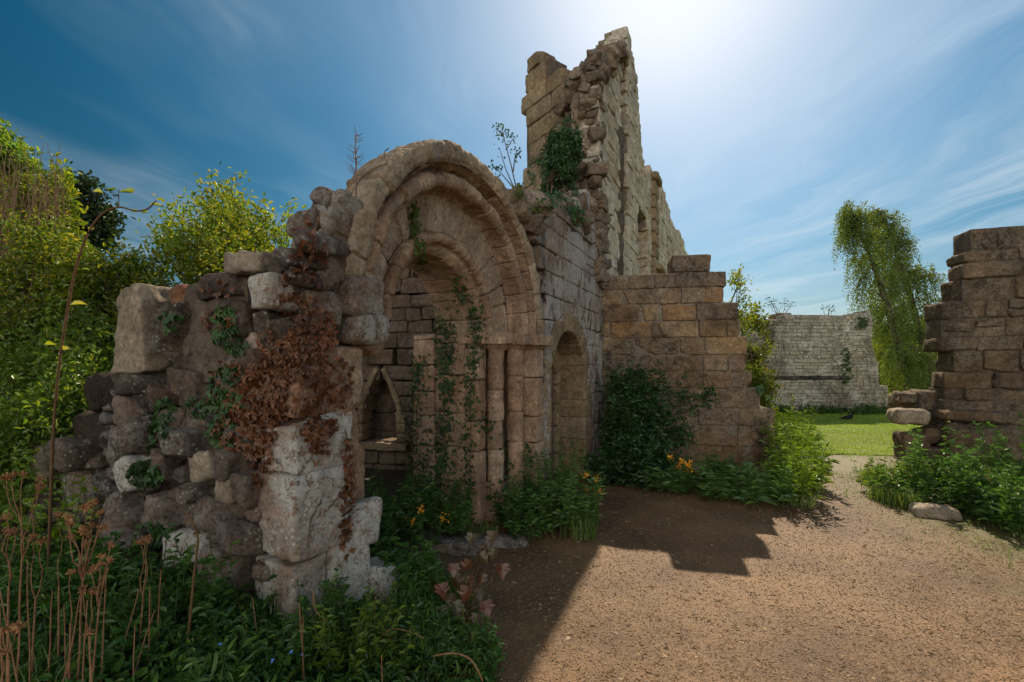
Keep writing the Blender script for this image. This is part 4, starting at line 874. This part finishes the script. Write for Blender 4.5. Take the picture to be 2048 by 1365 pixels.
# arching bramble stem
ar = thing('bramble', px3(100, 1000, 2.75), 'single arching bramble stem curving over in front of the green bushes', 'bramble'); a1, a2 = MB(), MB()
cp = np.array([px3(*q, 2.75) for q in ((95, 1010), (105, 880), (116, 740), (136, 610), (152, 530), (176, 462), (205, 424), (240, 412), (270, 424), (296, 420), (312, 402))]); cp[0] = drop(cp[0])
tt = np.linspace(0, 10, 60); cp = np.stack([np.interp(tt, np.arange(11), cp[:, k]) for k in range(3)], 1)
for _ in range(6): cp[1:-1] = (cp[:-2] + cp[1:-1] * 2 + cp[2:]) / 4
tube(a1, cp, np.linspace(.0085, .004, 60), 6); p_ = px3(238, 412, 2.75); tube(a1, [p_, p_ + A3(-.002, 0, .06), p_ + A3(.0, 0, .10)], [.003, .003, .002], 4)
for (x, y, dx, s) in ((238, 385, 1, .07), (232, 380, -1, .07), (205, 384, -1, .06), (250, 383, 1, .06), (300, 410, 1, .06), (296, 425, -1, .06), (262, 424, 1, .05), (160, 540, 1, .05), (120, 700, 1, .07), (112, 690, -1, .08), (140, 610, 1, .08), (312, 400, 1, .05)):
    leaves(a2, px3(x, y, 2.75)[None], A3(dx, .2, .25)[None], s, .5)
a1.build('stem', M['stemred'], ar); a2.build('leaves', M['hedge'], ar, smooth=False)

# --- right side trees
def birch(px_b, pts, Yy, label, nb, wid):
    b = gb(px_b, Yy); r = thing('birch_tree', b, label, 'tree', 'birches behind the lawn'); tr, lf = MB(), MB()
    P = np.array([b] + [px3(x, y, Yy) for x, y in pts]); n = len(P); P = np.stack([np.interp(np.linspace(0, n - 1, 30), np.arange(n), P[:, k]) for k in range(3)], 1)
    for _ in range(3): P[1:-1] = (P[:-2] + 2 * P[1:-1] + P[2:]) / 4
    tube(tr, P, np.linspace(.22, .03, 30), 8, .02)
    for i in range(nb):
        f = RNG.uniform(.12, 1.0); k = int(f * 29); o = P[k]; a = RNG.uniform(0, 2 * pi); L = wid * (1.1 - .75 * f) * RNG.uniform(.5, 1.15)
        e = o + A3(cos(a) * L, sin(a) * L, L * RNG.uniform(.15, .55)); p = wander(o, e, 8, .12, .05); tube(tr, p, np.linspace(.05 * (1.2 - f), .01, 8), 4)
        for q in range(int(5 + 5 * L)):
            s = p[RNG.integers(2, 8)] + RNG.normal(size=3) * .12; ln_ = RNG.uniform(.5, 2.1) * (1.3 - .5 * f); m = int(26 * ln_) + 5; z = np.linspace(0, 1, m)
            d = A3(cos(a) * .18 + RNG.normal() * .14 - .12, sin(a) * .18 + RNG.normal() * .14, 0); Q = s + z[:, None] * ln_ * (A3(0, 0, -1) * z[:, None] ** .5 + d * (1 - .3 * z[:, None])) + RNG.normal(size=(m, 3)) * .055
            leaves(lf, Q, RNG.normal(size=(m, 3)) * .7 + A3(0, 0, -.7), .085 * RNG.uniform(.7, 1.3, m), .6)
    tr.build('trunk', M['birchbark'], r); lf.build('crown', M['birch'], r, smooth=False)
birch(1822, [(1796, 690), (1762, 570), (1722, 470), (1700, 412)], 24, 'weeping birch with the left leaning trunk, taller of the two', 84, 1.7)
birch(1870, [(1846, 690), (1812, 560), (1778, 470), (1762, 420)], 25.5, 'right hand weeping birch with hanging twigs beside the dark wall', 92, 2.0)
bush('leafy_tree', gb(1790, 30), [E(1725, 690, 1900, 850, 30), E(1745, 660, 1800, 760, 31)], 260, 40, .26, 'yellow', 'sunlit yellow green trees under the birches', 'tree', limb=.15, tl=1.0)
bush('leafy_tree', gb(1850, 36), [E(1740, 640, 1990, 830, 36)], 300, 36, .3, 'hedge2', 'green trees beyond the birches', 'tree', limb=.15, tl=1.2)
bush('leafy_tree', gb(2300, 34), [E(2050, 560, 2600, 830, 34)], 300, 36, .34, 'hedge2', 'green trees beyond the dark wall on the right', 'tree', limb=.2, tl=1.3)
bush('hawthorn_bush', gb(1495, 9.4), [E(1470, 620, 1535, 760, 9.4), E(1478, 640, 1520, 900, 9.4)], 130, 34, .075, 'yellow', 'sunlit yellow green bush peeping out behind the stepped wall end', 'bush', tl=.3)
bush('hawthorn_bush', gb(1468, 8.6), [E(1436, 545, 1496, 690, 8.6), E(1450, 540, 1500, 590, 8.7)], 64, 24, .06, 'hedge', 'leafy sprig above the stepped wall against the sky', 'bush', tl=.26)
# --- shrub and herbs by the stepped wall
bush('elder_shrub', gb(1285, 6.6), [E(1206, 735, 1345, 960, 6.75, .45), E(1300, 752, 1420, 830, 6.65, .3), E(1180, 870, 1370, 1000, 6.45, .45), E(1205, 735, 1290, 800, 6.7, .25), E(1310, 800, 1380, 900, 6.6, .3), E(1215, 790, 1330, 930, 6.6, .35)], 600, 7, .06, 'darkleaf', 'dark green elder shrub against the brown coursed wall', 'shrub', pinn=True, tl=.22, limb=.02, gap=-.35, bark='stemgreen')
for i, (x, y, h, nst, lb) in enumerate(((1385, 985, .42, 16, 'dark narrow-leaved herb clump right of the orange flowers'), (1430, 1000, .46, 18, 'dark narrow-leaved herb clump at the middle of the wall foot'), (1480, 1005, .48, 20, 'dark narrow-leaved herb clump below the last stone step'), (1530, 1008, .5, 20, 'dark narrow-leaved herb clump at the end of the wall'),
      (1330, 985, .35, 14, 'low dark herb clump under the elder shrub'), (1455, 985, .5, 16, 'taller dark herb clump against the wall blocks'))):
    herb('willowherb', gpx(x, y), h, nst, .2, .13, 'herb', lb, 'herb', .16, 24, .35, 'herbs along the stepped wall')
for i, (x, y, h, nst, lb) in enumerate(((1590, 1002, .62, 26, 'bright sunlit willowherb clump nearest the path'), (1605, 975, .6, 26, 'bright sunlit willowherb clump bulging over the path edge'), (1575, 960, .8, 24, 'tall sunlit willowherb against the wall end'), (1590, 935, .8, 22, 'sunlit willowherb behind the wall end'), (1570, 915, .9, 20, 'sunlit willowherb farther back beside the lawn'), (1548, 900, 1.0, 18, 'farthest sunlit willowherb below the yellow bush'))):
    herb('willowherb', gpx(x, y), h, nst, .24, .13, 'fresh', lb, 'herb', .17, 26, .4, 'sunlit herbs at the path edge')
herb('wallflower', gpx(1360, 990), .42, 9, .10, .07, 'herb', 'wallflower with orange blossoms in front of the elder shrub', 'flower', .2, 18, .25, flowers=('petal', 6, .035))
herb('wallflower', gpx(1170, 1040), .42, 8, .12, .07, 'herb', 'wallflower with few orange blossoms beside the shaft foot', 'flower', .2, 18, .25, flowers=('petal', 4, .03))
herb('wallflower', gpx(840, 1090), .34, 8, .12, .06, 'nettle', 'yellow flowered weed inside the doorway', 'flower', .25, 18, .3, flowers=('petal', 3, .022))
# --- herbs at the far jamb and in the doorway
for (x, y, h, nst, lb, mt) in ((1055, 1075, .55, 26, 'leafy green herb clump at the foot of the outer shaft', 'nettle'), (1110, 1070, .62, 28, 'tallest green herb clump before the small niche', 'herb'), (1150, 1060, .5, 22, 'green herb clump at the path corner', 'herb'), (1090, 1040, .7, 20, 'green herbs growing up the niche sill', 'nettle'), (1130, 1025, .75, 16, 'grey green herb stems beside the niche', 'herb'),
      (1020, 1050, .4, 18, 'low herb between the shaft feet', 'nettle'), (905, 1060, .5, 22, 'dark herb clump in the doorway below the ivy', 'nettle'), (860, 1050, .45, 22, 'dark herb clump at the middle of the doorway', 'nettle'), (790, 1070, .45, 24, 'green herb clump just inside the lichened pier', 'nettle'), (750, 1100, .3, 18, 'small green herb touching the pier foot', 'nettle')):
    herb('weed_clump', gpx(x, y), h, nst, .17, .085, mt, lb, 'weed', .28, 24, .35, 'weeds along the doorway')
tuft('grass_tuft', gpx(1165, 1075), .32, 160, .12, 'dry edged grass tuft at the path corner', lean=.8)
tuft('grass_tuft', gpx(960, 1075), .2, 140, .18, 'thin grass tuft before the shaft feet', lean=1)
# --- right verge
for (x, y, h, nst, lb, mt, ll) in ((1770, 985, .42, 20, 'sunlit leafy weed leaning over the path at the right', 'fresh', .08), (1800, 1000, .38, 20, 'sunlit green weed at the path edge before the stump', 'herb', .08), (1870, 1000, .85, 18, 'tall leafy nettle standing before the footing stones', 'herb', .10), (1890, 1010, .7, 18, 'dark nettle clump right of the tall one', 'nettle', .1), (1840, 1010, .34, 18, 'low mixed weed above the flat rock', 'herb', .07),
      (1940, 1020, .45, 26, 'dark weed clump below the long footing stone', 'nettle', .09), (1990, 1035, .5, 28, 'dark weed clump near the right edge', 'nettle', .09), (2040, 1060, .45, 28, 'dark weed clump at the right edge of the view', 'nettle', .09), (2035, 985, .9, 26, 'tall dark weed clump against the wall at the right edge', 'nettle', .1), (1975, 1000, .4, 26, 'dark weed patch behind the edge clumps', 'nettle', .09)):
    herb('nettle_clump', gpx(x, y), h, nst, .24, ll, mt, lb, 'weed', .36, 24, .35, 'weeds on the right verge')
for (x, y, lb) in ((1765, 1000, 'pale green grass tuft at the path edge on the right'), (1790, 1010, 'grass tuft beside the flat rock'), (1745, 960, 'grass tuft where path meets lawn'), (1820, 1015, 'yellowing grass tuft above the flat rock'), (1640, 940, 'grass tuft at the left side of the path by the lawn'), (1600, 1010, 'grass tuft below the sunlit willowherb')):
    tuft('grass_tuft', gpx(x, y), .26, 170, .16, lb, lean=.8, group='grass tufts by the path')
mb = MB(); p = np.array([gpx(1880, 1000) + A3(0, 0, .3), gpx(1920, 1000) + A3(0, 0, .42), gpx(1975, 1010) + A3(0, 0, .3), gpx(2020, 1030) + A3(0, 0, .02)]); tube(mb, np.stack([np.interp(np.linspace(0, 3, 16), np.arange(4), p[:, k]) for k in range(3)], 1), .006, 5)
tag(mb.build('dry_stem', M['stalk'], origin=p[0]), 'bent dry stem arching over the right verge', 'stem')
def rockthing(px_, py_, dims, mat, label, sink=.3, rot=0, r=.06):
    P = gpx(px_, py_); mb = MB(); U = A3(cos(rot), sin(rot), 0); block(mb, P + ZU * dims[1] * (.5 - sink), np.stack([U, ZU, np.cross(U, ZU)]), dims, min(dims) * .4, .025, .015, jit=.04, rough=.03)
    tag(mb.build('rock', M[mat], origin=P), label, 'rock')
rockthing(1872, 1030, (.42, .14, .3), 'pale', 'flat pale rock at the edge of the right verge', rot=-.4)
rockthing(905, 1092, (.5, .10, .3), 'boulder', 'flat half buried slab in front of the doorway', .5, .2)
rockthing(1000, 1085, (.5, .07, .25), 'boulder', 'low kerb stone beside the herb clumps', .5, .1)
# moss and low weeds strip on the right
n_ = 9000; y = RNG.uniform(2.3, 6.8, n_); x = RNG.uniform(3.2, 8, n_); k = RNG.uniform(0, 1, n_) < sstep((x - .12 * y - 3.3 + .5 * vnoise(np.stack([x * 1.7, y * 1.7, y * 0], -1))) / .9) * (.4 + .6 * sstep((x - 4.4 - .12 * y) / .5)); x, y = x[k], y[k]
mb = MB(); P = np.stack([x, y, gz(x, y)], 1); h_ = .05 + .22 * sstep((x - 4.5 - .1 * y) / 1.0); blades(mb, np.repeat(P, 3, 0) + RNG.normal(size=(len(P) * 3, 3)) * A3(.03, .03, 0), np.repeat(h_, 3) * RNG.uniform(.5, 1.1, len(P) * 3), .9, .007)
k2 = h_ > .12; leaves(mb, P[k2] + A3(0, 0, .08) + RNG.normal(size=(k2.sum(), 3)) * .04, RNG.normal(size=(k2.sum(), 3)) + A3(0, 0, .4), .07, .5)
tag(mb.build('verge_grass', M['grass_long'], smooth=False), 'low grass and weeds covering the right verge', 'grass', kind='stuff')
# --- foreground undergrowth on the left
n_ = 5200; y = RNG.uniform(1.15, 4.6, n_); x = RNG.uniform(-1.3, .15, n_) * 1.0 - RNG.uniform(0, 1, n_) ** 2 * 2.6
def under_ok(x, y):
    edge = np.interp(y, [1, 2.0, 2.6, 3.1, 3.6, 4.2], [-.05, -.14, -.16, -.30, -.62, -.85]) + .09 * vnoise(np.stack([x * 0 + y * 3, y * 0, y * 0], -1))
    front = (x - (-1.083)) * -.447 + (y - 2.30) * -.894        # in front of the rubble face
    wallf = x > -2.232 + .5 * y
    return (x < edge) & (((x < -1.05) & (front > -.06)) | ((x >= -1.05) & ((wallf) | (y < 2.25))))
k = under_ok(x, y); x, y = x[k], y[k]; g0 = gz(x, y); m = 11
Hh = .10 + .20 * sstep(.5 + fbm(np.stack([x * 1.6, y * 1.6, x * 0], -1), 2)); Hh = Hh * np.interp(y, [1.2, 2.2, 4], [.55, 1.0, .9]) * (1 - .5 * sstep((x + .55) / .4))
sp_id = np.where(RNG.uniform(size=len(x)) < .15, 2, 0) ; sp_id = np.where((vnoise(np.stack([x * 1.9, y * 1.9, x * 0 + 9], -1)) > .12) & (sp_id == 0), 1, sp_id)
Hh = .8 * Hh * (1 - .5 * sstep((x + 1.5) / .5) * sstep((y - 1.7) / .4)) * np.where(sp_id == 1, 1.35, 1) * RNG.uniform(.6, 1.35, len(x))
for sid, nm, mt, lw, ls, lb in ((0, 'undergrowth', 'nettle', .55, .036, 'dense dark green undergrowth covering the bank before the rubble wall'), (1, 'undergrowth', 'herb', .24, .05, 'narrow-leaved green undergrowth mixed into the bank'), (2, 'undergrowth', 'fresh', .42, .028, 'small bright green sprouts dotted over the bank')):
    q = np.where(sp_id == sid)[0]; lf = MB(); kk_ = np.repeat(q, m); f = RNG.uniform(.1, 1, len(kk_)); P = np.stack([x[kk_] + RNG.normal(size=len(kk_)) * .035, y[kk_] + RNG.normal(size=len(kk_)) * .035, g0[kk_] + Hh[kk_] * f], 1)
    D = RNG.normal(size=(len(kk_), 3)) * .8 + A3(0, -.15, .35 if sid else .2); leaves(lf, P, D, ls * RNG.uniform(.5, 1.5, len(kk_)), lw)
    tag(lf.build(nm, M[mt], smooth=False), lb, 'undergrowth', kind='stuff')
n2 = 4200; y = RNG.uniform(1.2, 3.6, n2); x = RNG.uniform(-2.2, .1, n2); k = under_ok(x, y) & (fbm(np.stack([x * 1.5, y * 1.5, x * 0 + 3], -1), 2) > -.15); x, y = x[k], y[k]; mb = MB()
blades(mb, np.stack([x, y, gz(x, y)], 1), RNG.uniform(.12, .34, len(x)), .9, .006); tag(mb.build('long_grass', M['grass_long'], smooth=False), 'long thin grass blades among the undergrowth', 'grass', kind='stuff')
for (x, y, h, nst, sp, ll, w, mt, lb) in ((700, 1345, .26, 12, .09, .055, .36, 'fresh', 'green weed with sunlight put into its bright leaf colour at the bottom centre of the bank'), (770, 1350, .22, 10, .08, .05, .4, 'fresh', 'second green weed with sun-lightened leaf colour right of the brightest one'), (560, 1350, .2, 8, .08, .06, .4, 'herb', 'leafy green weed left of the brightest one'), (270, 1230, .34, 14, .14, .08, .6, 'nettle', 'broad-leaved bramble shoots below the lichened boulder'),  # first two weeds: lighter leaf colour stands in for sun on them
      (480, 1250, .36, 14, .12, .07, .6, 'nettle', 'broad-leaved weed left of the pier foot'), (800, 1200, .22, 12, .12, .11, .42, 'nettle', 'dock plant with long broad leaves right of the pier foot'), (840, 1170, .2, 10, .1, .10, .4, 'herb', 'second dock plant near the flat slab'), (960, 1330, .12, 10, .1, .05, .35, 'herb', 'small weed at the edge of the gravel'), (640, 1280, .25, 12, .1, .06, .45, 'nettle', 'dark weed in front of the pier'), (350, 1300, .28, 14, .14, .06, .55, 'nettle', 'dark leafy weed beneath the tall bent stalk'),
      (120, 1120, .4, 14, .16, .075, .55, 'hedge2', 'green bramble shoots below the grey fallen block'), (40, 1050, .5, 14, .18, .075, .55, 'hedge2', 'green bramble shoots at the left edge'), (620, 1335, .2, 10, .08, .045, .45, 'herb', 'fine leaved weed among the grass blades'), (880, 1330, .14, 10, .1, .05, .4, 'herb', 'low weed with narrow leaves beside the bent dry stem')):
    herb('weed', gpx(x, y), h * 1.5, nst + 4, sp, ll, mt, lb, 'weed', w, 16, .5, 'weeds on the near bank', bare=.05)
for (x, y, h, lb) in ((600, 1340, .3, 'tall grass tuft before the pier'), (720, 1320, .26, 'curving grass tuft right of the pier'), (800, 1260, .34, 'long arching grass tuft by the dock plant'), (860, 1290, .28, 'arching grass tuft near the red maple seedling')):
    tuft('grass_tuft', gpx(x, y), h, 46, .07, lb, 'grass_long', 1.1, .006, 'grass tufts on the near bank')
# red maple seedling
mp_ = thing('maple_seedling', gpx(930, 1255), 'maple seedling with drooping red and bronze leaves at the path edge', 'seedling'); ms, ml = MB(), MB(); b = gpx(930, 1255)
half = [(0, 0), (-.06, .2), (.02, .46), (.2, .36), (.36, .56), (.5, .34), (.62, .22), (1, 0)]
out_ = half + [(a, -c) for a, c in half[-2:0:-1]]
for (x, y, s) in ((945, 1080, .10), (985, 1075, .12), (975, 1100, .13), (1005, 1140, .13), (908, 1140, .11), (908, 1165, .14), (882, 1180, .12), (935, 1185, .12), (958, 1190, .11), (960, 1120, .12), (940, 1135, .12), (882, 1225, .11), (910, 1215, .12), (950, 1225, .13), (925, 1240, .11), (965, 1160, .1), (900, 1200, .1), (920, 1225, .12), (940, 1165, .1), (970, 1215, .11), (895, 1245, .1), (955, 1240, .1), (990, 1110, .1)):
    s = s * RNG.uniform(.7, .95); Yy = b[1] + RNG.uniform(-.12, .12) + (1200 - y) * .0012; o = px3(x, y - 12, Yy); D = nrm(A3(RNG.normal() * .35, -.35 + RNG.normal() * .2, -.9)); S = nrm(np.cross(D, A3(0, -1, .3) + RNG.normal(size=3) * .25)); Nn = np.cross(S, D)
    V = [o + D * s * .35] + [o + D * s * a + S * s * c - Nn * s * (.55 * c * c + .12 * a * a) for a, c in out_]; k_ = len(out_)
    ml.add(V, tris=[(0, 1 + i, 1 + (i + 1) % k_) for i in range(k_)]); tube(ms, wander(b + A3(RNG.normal() * .02, 0, .05), o, 6, .08, .04), [.005, .004, .003, .0025, .002, .0015], 4)
ms.build('stems', M['stemred'], mp_); ml.build('leaves', M['maple'], mp_, smooth=False)
# --- dry stalks
def head(mb, p, s):
    for i in range(26):
        d = nrm(RNG.normal(size=3) * A3(1, 1, .8) + A3(0, 0, .35)); q = nrm(np.cross(d, RNG.normal(size=3))) * s * .16; e = p + d * s * RNG.uniform(.7, 1.1)
        mb.add([p - q * .6, p + q * .6, e + q, e - q], [(0, 1, 2, 3)])
    V = OCT * s * .62 * A3(1, 1, .75) + p; mb.add(V, tris=OT)
SH = [('double forked dry seed stalk at the far left', 30, 1400, 1.75, [(12, 955), (25, 950), (46, 950), (82, 958), (80, 975)]), ('dry seed stalk with two low heads at the left edge', 12, 1400, 1.6, [(12, 1035), (18, 1063), (28, 1063)]),
      ('short forked dry seed stalk behind the tall cluster', 62, 1400, 1.8, [(66, 1075), (83, 1083)]), ('thin dark dry seed stalk left of the tall cluster', 118, 1400, 1.9, [(118, 1030)]), ('tallest dry seed stalk with crowded heads', 150, 1420, 1.7, [(140, 1034), (138, 1048), (170, 1015), (188, 1008), (201, 1026), (165, 1060), (182, 1052), (204, 1054), (176, 1066), (140, 1074), (175, 1088)]),
      ('dry seed stalk bearing small heads right of the tallest', 175, 1420, 1.65, [(222, 1092), (204, 1115), (196, 1132), (184, 1140), (222, 1120)]), ('dry seed stalk with one round head in the middle height', 140, 1410, 1.68, [(142, 1146)]), ('dry seed stalk with paired heads below the tallest', 185, 1420, 1.62, [(167, 1180), (185, 1183)]),
      ('low dry seed stalk at the bottom left', 190, 1420, 1.5, [(178, 1268)]), ('low dry seed stalk with large heads at the corner', 8, 1420, 1.35, [(8, 1260), (34, 1256)]), ('lowest dry seed head at the left edge', 2, 1430, 1.3, [(5, 1308)]), ('thin dry stalk with faint heads before the dark boulders', 275, 1390, 2.0, [(280, 1085), (292, 1076), (298, 1080)])]
for lb, bx, by, Yy, hd in SH:
    b = drop(px3(bx, by, Yy)); r = thing('seed_stalk', b, lb, 'dry plant', 'dry seed stalks at the left'); s1 = MB(); top = min(h[1] for h in hd); fx = np.mean([h[0] for h in hd]); fork = px3(bx + (fx - bx) * .75, top + (by - top) * .38, Yy)
    tube(s1, wander(b, fork, 8, 0, .007), np.linspace(.0042, .0032, 8), 5)
    for (x, y) in hd:
        h = px3(x, y, Yy + RNG.uniform(-.05, .05)); tube(s1, wander(fork, h, 7, .0, .05), np.linspace(.0026, .0018, 7), 4); hm = MB(); head(hm, h, .018 * RNG.uniform(.85, 1.2)); hm.build('seed_head', M['seed'], r, smooth=False)
    s1.build('stem', M['stalk'], r)
BS = [(60, 1420, 55, 1120, 1.7), (90, 1420, 105, 1180, 1.75), (130, 1420, 128, 1210, 1.8), (112, 1420, 165, 1170, 1.7), (200, 1420, 215, 1120, 1.75), (225, 1420, 278, 1180, 1.9), (262, 1420, 270, 1250, 1.7), (296, 1400, 300, 1175, 1.9), (310, 1400, 322, 1140, 2.0), (20, 1420, -10, 1100, 1.5), (75, 1430, 0, 1180, 1.5), (100, 1430, 150, 1250, 1.6), (245, 1430, 310, 1220, 1.8), (155, 1430, 175, 1200, 1.6), (612, 1350, 598, 1205, 2.0), (520, 1300, 505, 1195, 2.1), (606, 1350, 606, 1230, 2.0), (745, 1260, 752, 1185, 2.4), (765, 1365, 763, 1310, 1.8)]
for i, (x0, y0, x1, y1, Yy) in enumerate(BS):
    mb = MB(); a, b = drop(px3(x0, y0, Yy)), px3(x1, y1, Yy + RNG.uniform(-.1, .1)); tube(mb, wander(a, b, 8, 0, .007), np.linspace(.0034, .0018, 8), 5)
    tag(mb.build('dry_stem', M['stalk'], origin=a), 'bare dry brown stem standing in the near undergrowth', 'stem', 'bare dry stems on the near bank')
ts = thing('bent_stalk', px3(366, 1400, 1.95), 'tall reddish dry stalk with bent tip and curled tendrils before the boulders', 'dry plant'); s1, s2 = MB(), MB()
p = np.array([px3(*q, 1.95) for q in ((366, 1400), (372, 1320), (381, 1230), (388, 1150), (396, 1090), (395, 1065), (380, 1035), (355, 1006))]); p[0] = drop(p[0]); tube(s1, np.stack([np.interp(np.linspace(0, 7, 30), np.arange(8), p[:, k]) for k in range(3)], 1), np.linspace(.0065, .003, 30), 6)
for (cx, cy, rr) in ((380, 1040, 9), (395, 1068, 6), (392, 1095, 7)):
    a = np.linspace(0, 9, 24); tube(s2, np.stack([px3(cx - 4 + rr * math.cos(q) * (1 - q / 14), cy + rr * math.sin(q) * (1 - q / 14), 1.94 + q * .002) for q in a]), .0011, 4)
s1.build('stem', M['stemred'], ts); s2.build('tendrils', M['stalk'], ts)
for (pp, Yy, lb) in (([(735, 1300), (780, 1255), (815, 1262), (848, 1277)], 2.3, 'pale bent dry stem lying over the weeds'), ([(868, 1312), (905, 1305), (940, 1314), (958, 1345), (965, 1362)], 1.8, 'bent dry stem at the gravel edge'), ([(628, 1180), (626, 1205), (634, 1228), (657, 1246)], 2.1, 'thin dry stem drooping from the pier foot')):
    p = np.array([px3(x, y, Yy) for x, y in pp]); n = len(p); mb = MB(); P = np.stack([np.interp(np.linspace(0, n - 1, 20), np.arange(n), p[:, k]) for k in range(3)], 1)
    for _ in range(4): P[1:-1] = (P[:-2] + 2 * P[1:-1] + P[2:]) / 4
    tube(mb, P, .0028, 5); tag(mb.build('dry_stem', M['stalk'], origin=p[0]), lb, 'stem')
tag(LITTER.build('leaf_litter', M['stalk'], smooth=False), 'dry straw and leaf bits lying on the gravel path', 'litter', kind='stuff')
mb = MB(); pb = gpx(600, 1330)
for (x, y) in ((605, 1310), (582, 1305), (545, 1322), (440, 1290), (380, 1330)): leaves(mb, np.repeat(px3(x, y, 1.75)[None], 5, 0), RNG.normal(size=(5, 3)) + A3(0, -.4, .5), .009, .9, 0, 0)
tag(mb.build('speedwell_flowers', M['blue'], smooth=False), 'tiny blue flowers dotted through the undergrowth', 'flowers', kind='stuff')
# --- weeds on the wall tops
hr = ray(706, 402); Yd = (hr[0][1] + .06) if hr else 2.95
dw = thing('dead_weed', px3(713, 372, Yd), 'dead bare weed standing on top of the left arch shoulder', 'dry plant'); s1 = MB(); b = px3(711, 396, Yd); t = px3(712, 263, Yd); tube(s1, wander(b, t, 10, 0, .02), np.linspace(.007, .003, 10), 5)
for i in range(34):
    f = RNG.uniform(.3, 1); o = b + (t - b) * f; a = RNG.uniform(0, 2 * pi); L = .06 * (1.2 - .5 * f); e = o + A3(cos(a) * L, sin(a) * L, L * .6); tube(s1, [o, (o + e) / 2 + A3(0, 0, -.003), e], [.0025, .002, .0012], 3)
s1.build('stem', plain_mat('grey_dead_stem', (.16, .11, .1), (.26, .18, .16), 20), dw)
mb = MB(); p = np.array([px3(*q, Yd + .12) for q in ((700, 392), (726, 352), (752, 335), (776, 328), (768, 312), (770, 302), (778, 297))]); tube(mb, np.stack([np.interp(np.linspace(0, 6, 20), np.arange(7), p[:, k]) for k in range(3)], 1), .0035, 5); tag(mb.build('dry_stem', M['bark'], origin=p[0]), 'thin curled twig on the left arch shoulder', 'twig')
sp_ = thing('sapling', px3(1035, 385, 5.1), 'thin sapling with sparse leaves beside the arch top and tower', 'sapling'); s1, s2 = MB(), MB()
for pts, n in (([(1036, 392), (1022, 330), (1010, 285), (1004, 255)], 30), ([(1034, 390), (1012, 340), (1000, 300)], 6), ([(1030, 380), (1005, 350), (985, 330)], 26), ([(1026, 345), (1030, 315), (1034, 300)], 22), ([(1012, 300), (1022, 285), (1028, 272)], 12), ([(1006, 268), (996, 262), (992, 256)], 12)):
    p = np.array([px3(x, y, 5.1) for x, y in pts]); tube(s1, p, np.linspace(.008, .003, len(p)), 5); q = p[-1] + (p[-2] - p[-1]) * RNG.uniform(0, .7, (n, 1)) + RNG.normal(size=(n, 3)) * .035; leaves(s2, q, RNG.normal(size=(n, 3)), .04, .5)
s1.build('stems', M['bark'], sp_); s2.build('leaves', M['darkleaf'], sp_, smooth=False)
for (x0, y0, x1, y1, Yy, n, lb) in ((1535, 596, 1590, 640, 16.6, 9, 'bare wispy weed on top of the far wall'), (1642, 612, 1664, 634, 16.4, 4, 'small weed on top of the far wall bay')):
    r = thing('wall_weed', px3((x0 + x1) / 2, y1, Yy), lb, 'weed'); s1, s2 = MB(), MB()
    for i in range(n):
        e = px3(RNG.uniform(x0, x1), RNG.uniform(y0, (y0 + y1) / 2), Yy); o = px3((x0 + x1) / 2 + RNG.uniform(-6, 6), y1 + 6, Yy); tube(s1, wander(o, e, 6, .05, .1), np.linspace(.012, .005, 6), 4); leaves(s2, e + RNG.normal(size=(8, 3)) * .07, RNG.normal(size=(8, 3)), .07, .5)
    s1.build('stems', M['bark'], r); s2.build('leaves', M['pine'], r, smooth=False)
for (x, lb) in ((1545, 'dark weeds at the left foot of the far wall bay'), (1590, 'low dark weeds before the far wall bay'), (1640, 'dark weeds below the string course of the far wall'), (1690, 'weeds at the right corner of the far wall bay'), (1735, 'taller dark weeds at the right foot of the far wall'), (1770, 'dark weeds at the stepped right end of the far wall')):
    herb('weed_clump', gpx(x, 828), .34, 34, .7, .1, 'nettle', lb, 'weed', .4, 16, .4, 'weeds along the far wall foot')
bird = MB(); bp0 = gpx(1697, 841); block(bird, bp0 + ZU * .10, np.stack([nrm(A3(1, 0, .25)), nrm(A3(-.25, 0, 1)), A3(0, -1, 0)]), (.26, .12, .11), .05, .03, .003); block(bird, bp0 + A3(.13, 0, .19), np.eye(3)[[0, 2, 1]] * A3(1, 1, -1)[:, None], (.07, .07, .06), .033, .02, .002)
leaves(bird, np.array([bp0 + A3(-.08, 0, .08)]), A3(-1, 0, -.1)[None], .2, .35); leaves(bird, np.array([bp0 + A3(.16, 0, .19)]), A3(1, 0, -.1)[None], .05, .3); tube(bird, [bp0 + A3(0, .02, .06), bp0 + A3(0, .02, -.02)], .006, 4); tube(bird, [bp0 + A3(.02, -.02, .06), bp0 + A3(.02, -.02, -.02)], .006, 4)
tag(bird.build('bird', plain_mat('black_feathers', (.012, .012, .014), (.03, .03, .035), 30), origin=bp0), 'small black bird standing on the lawn near the far wall', 'bird')
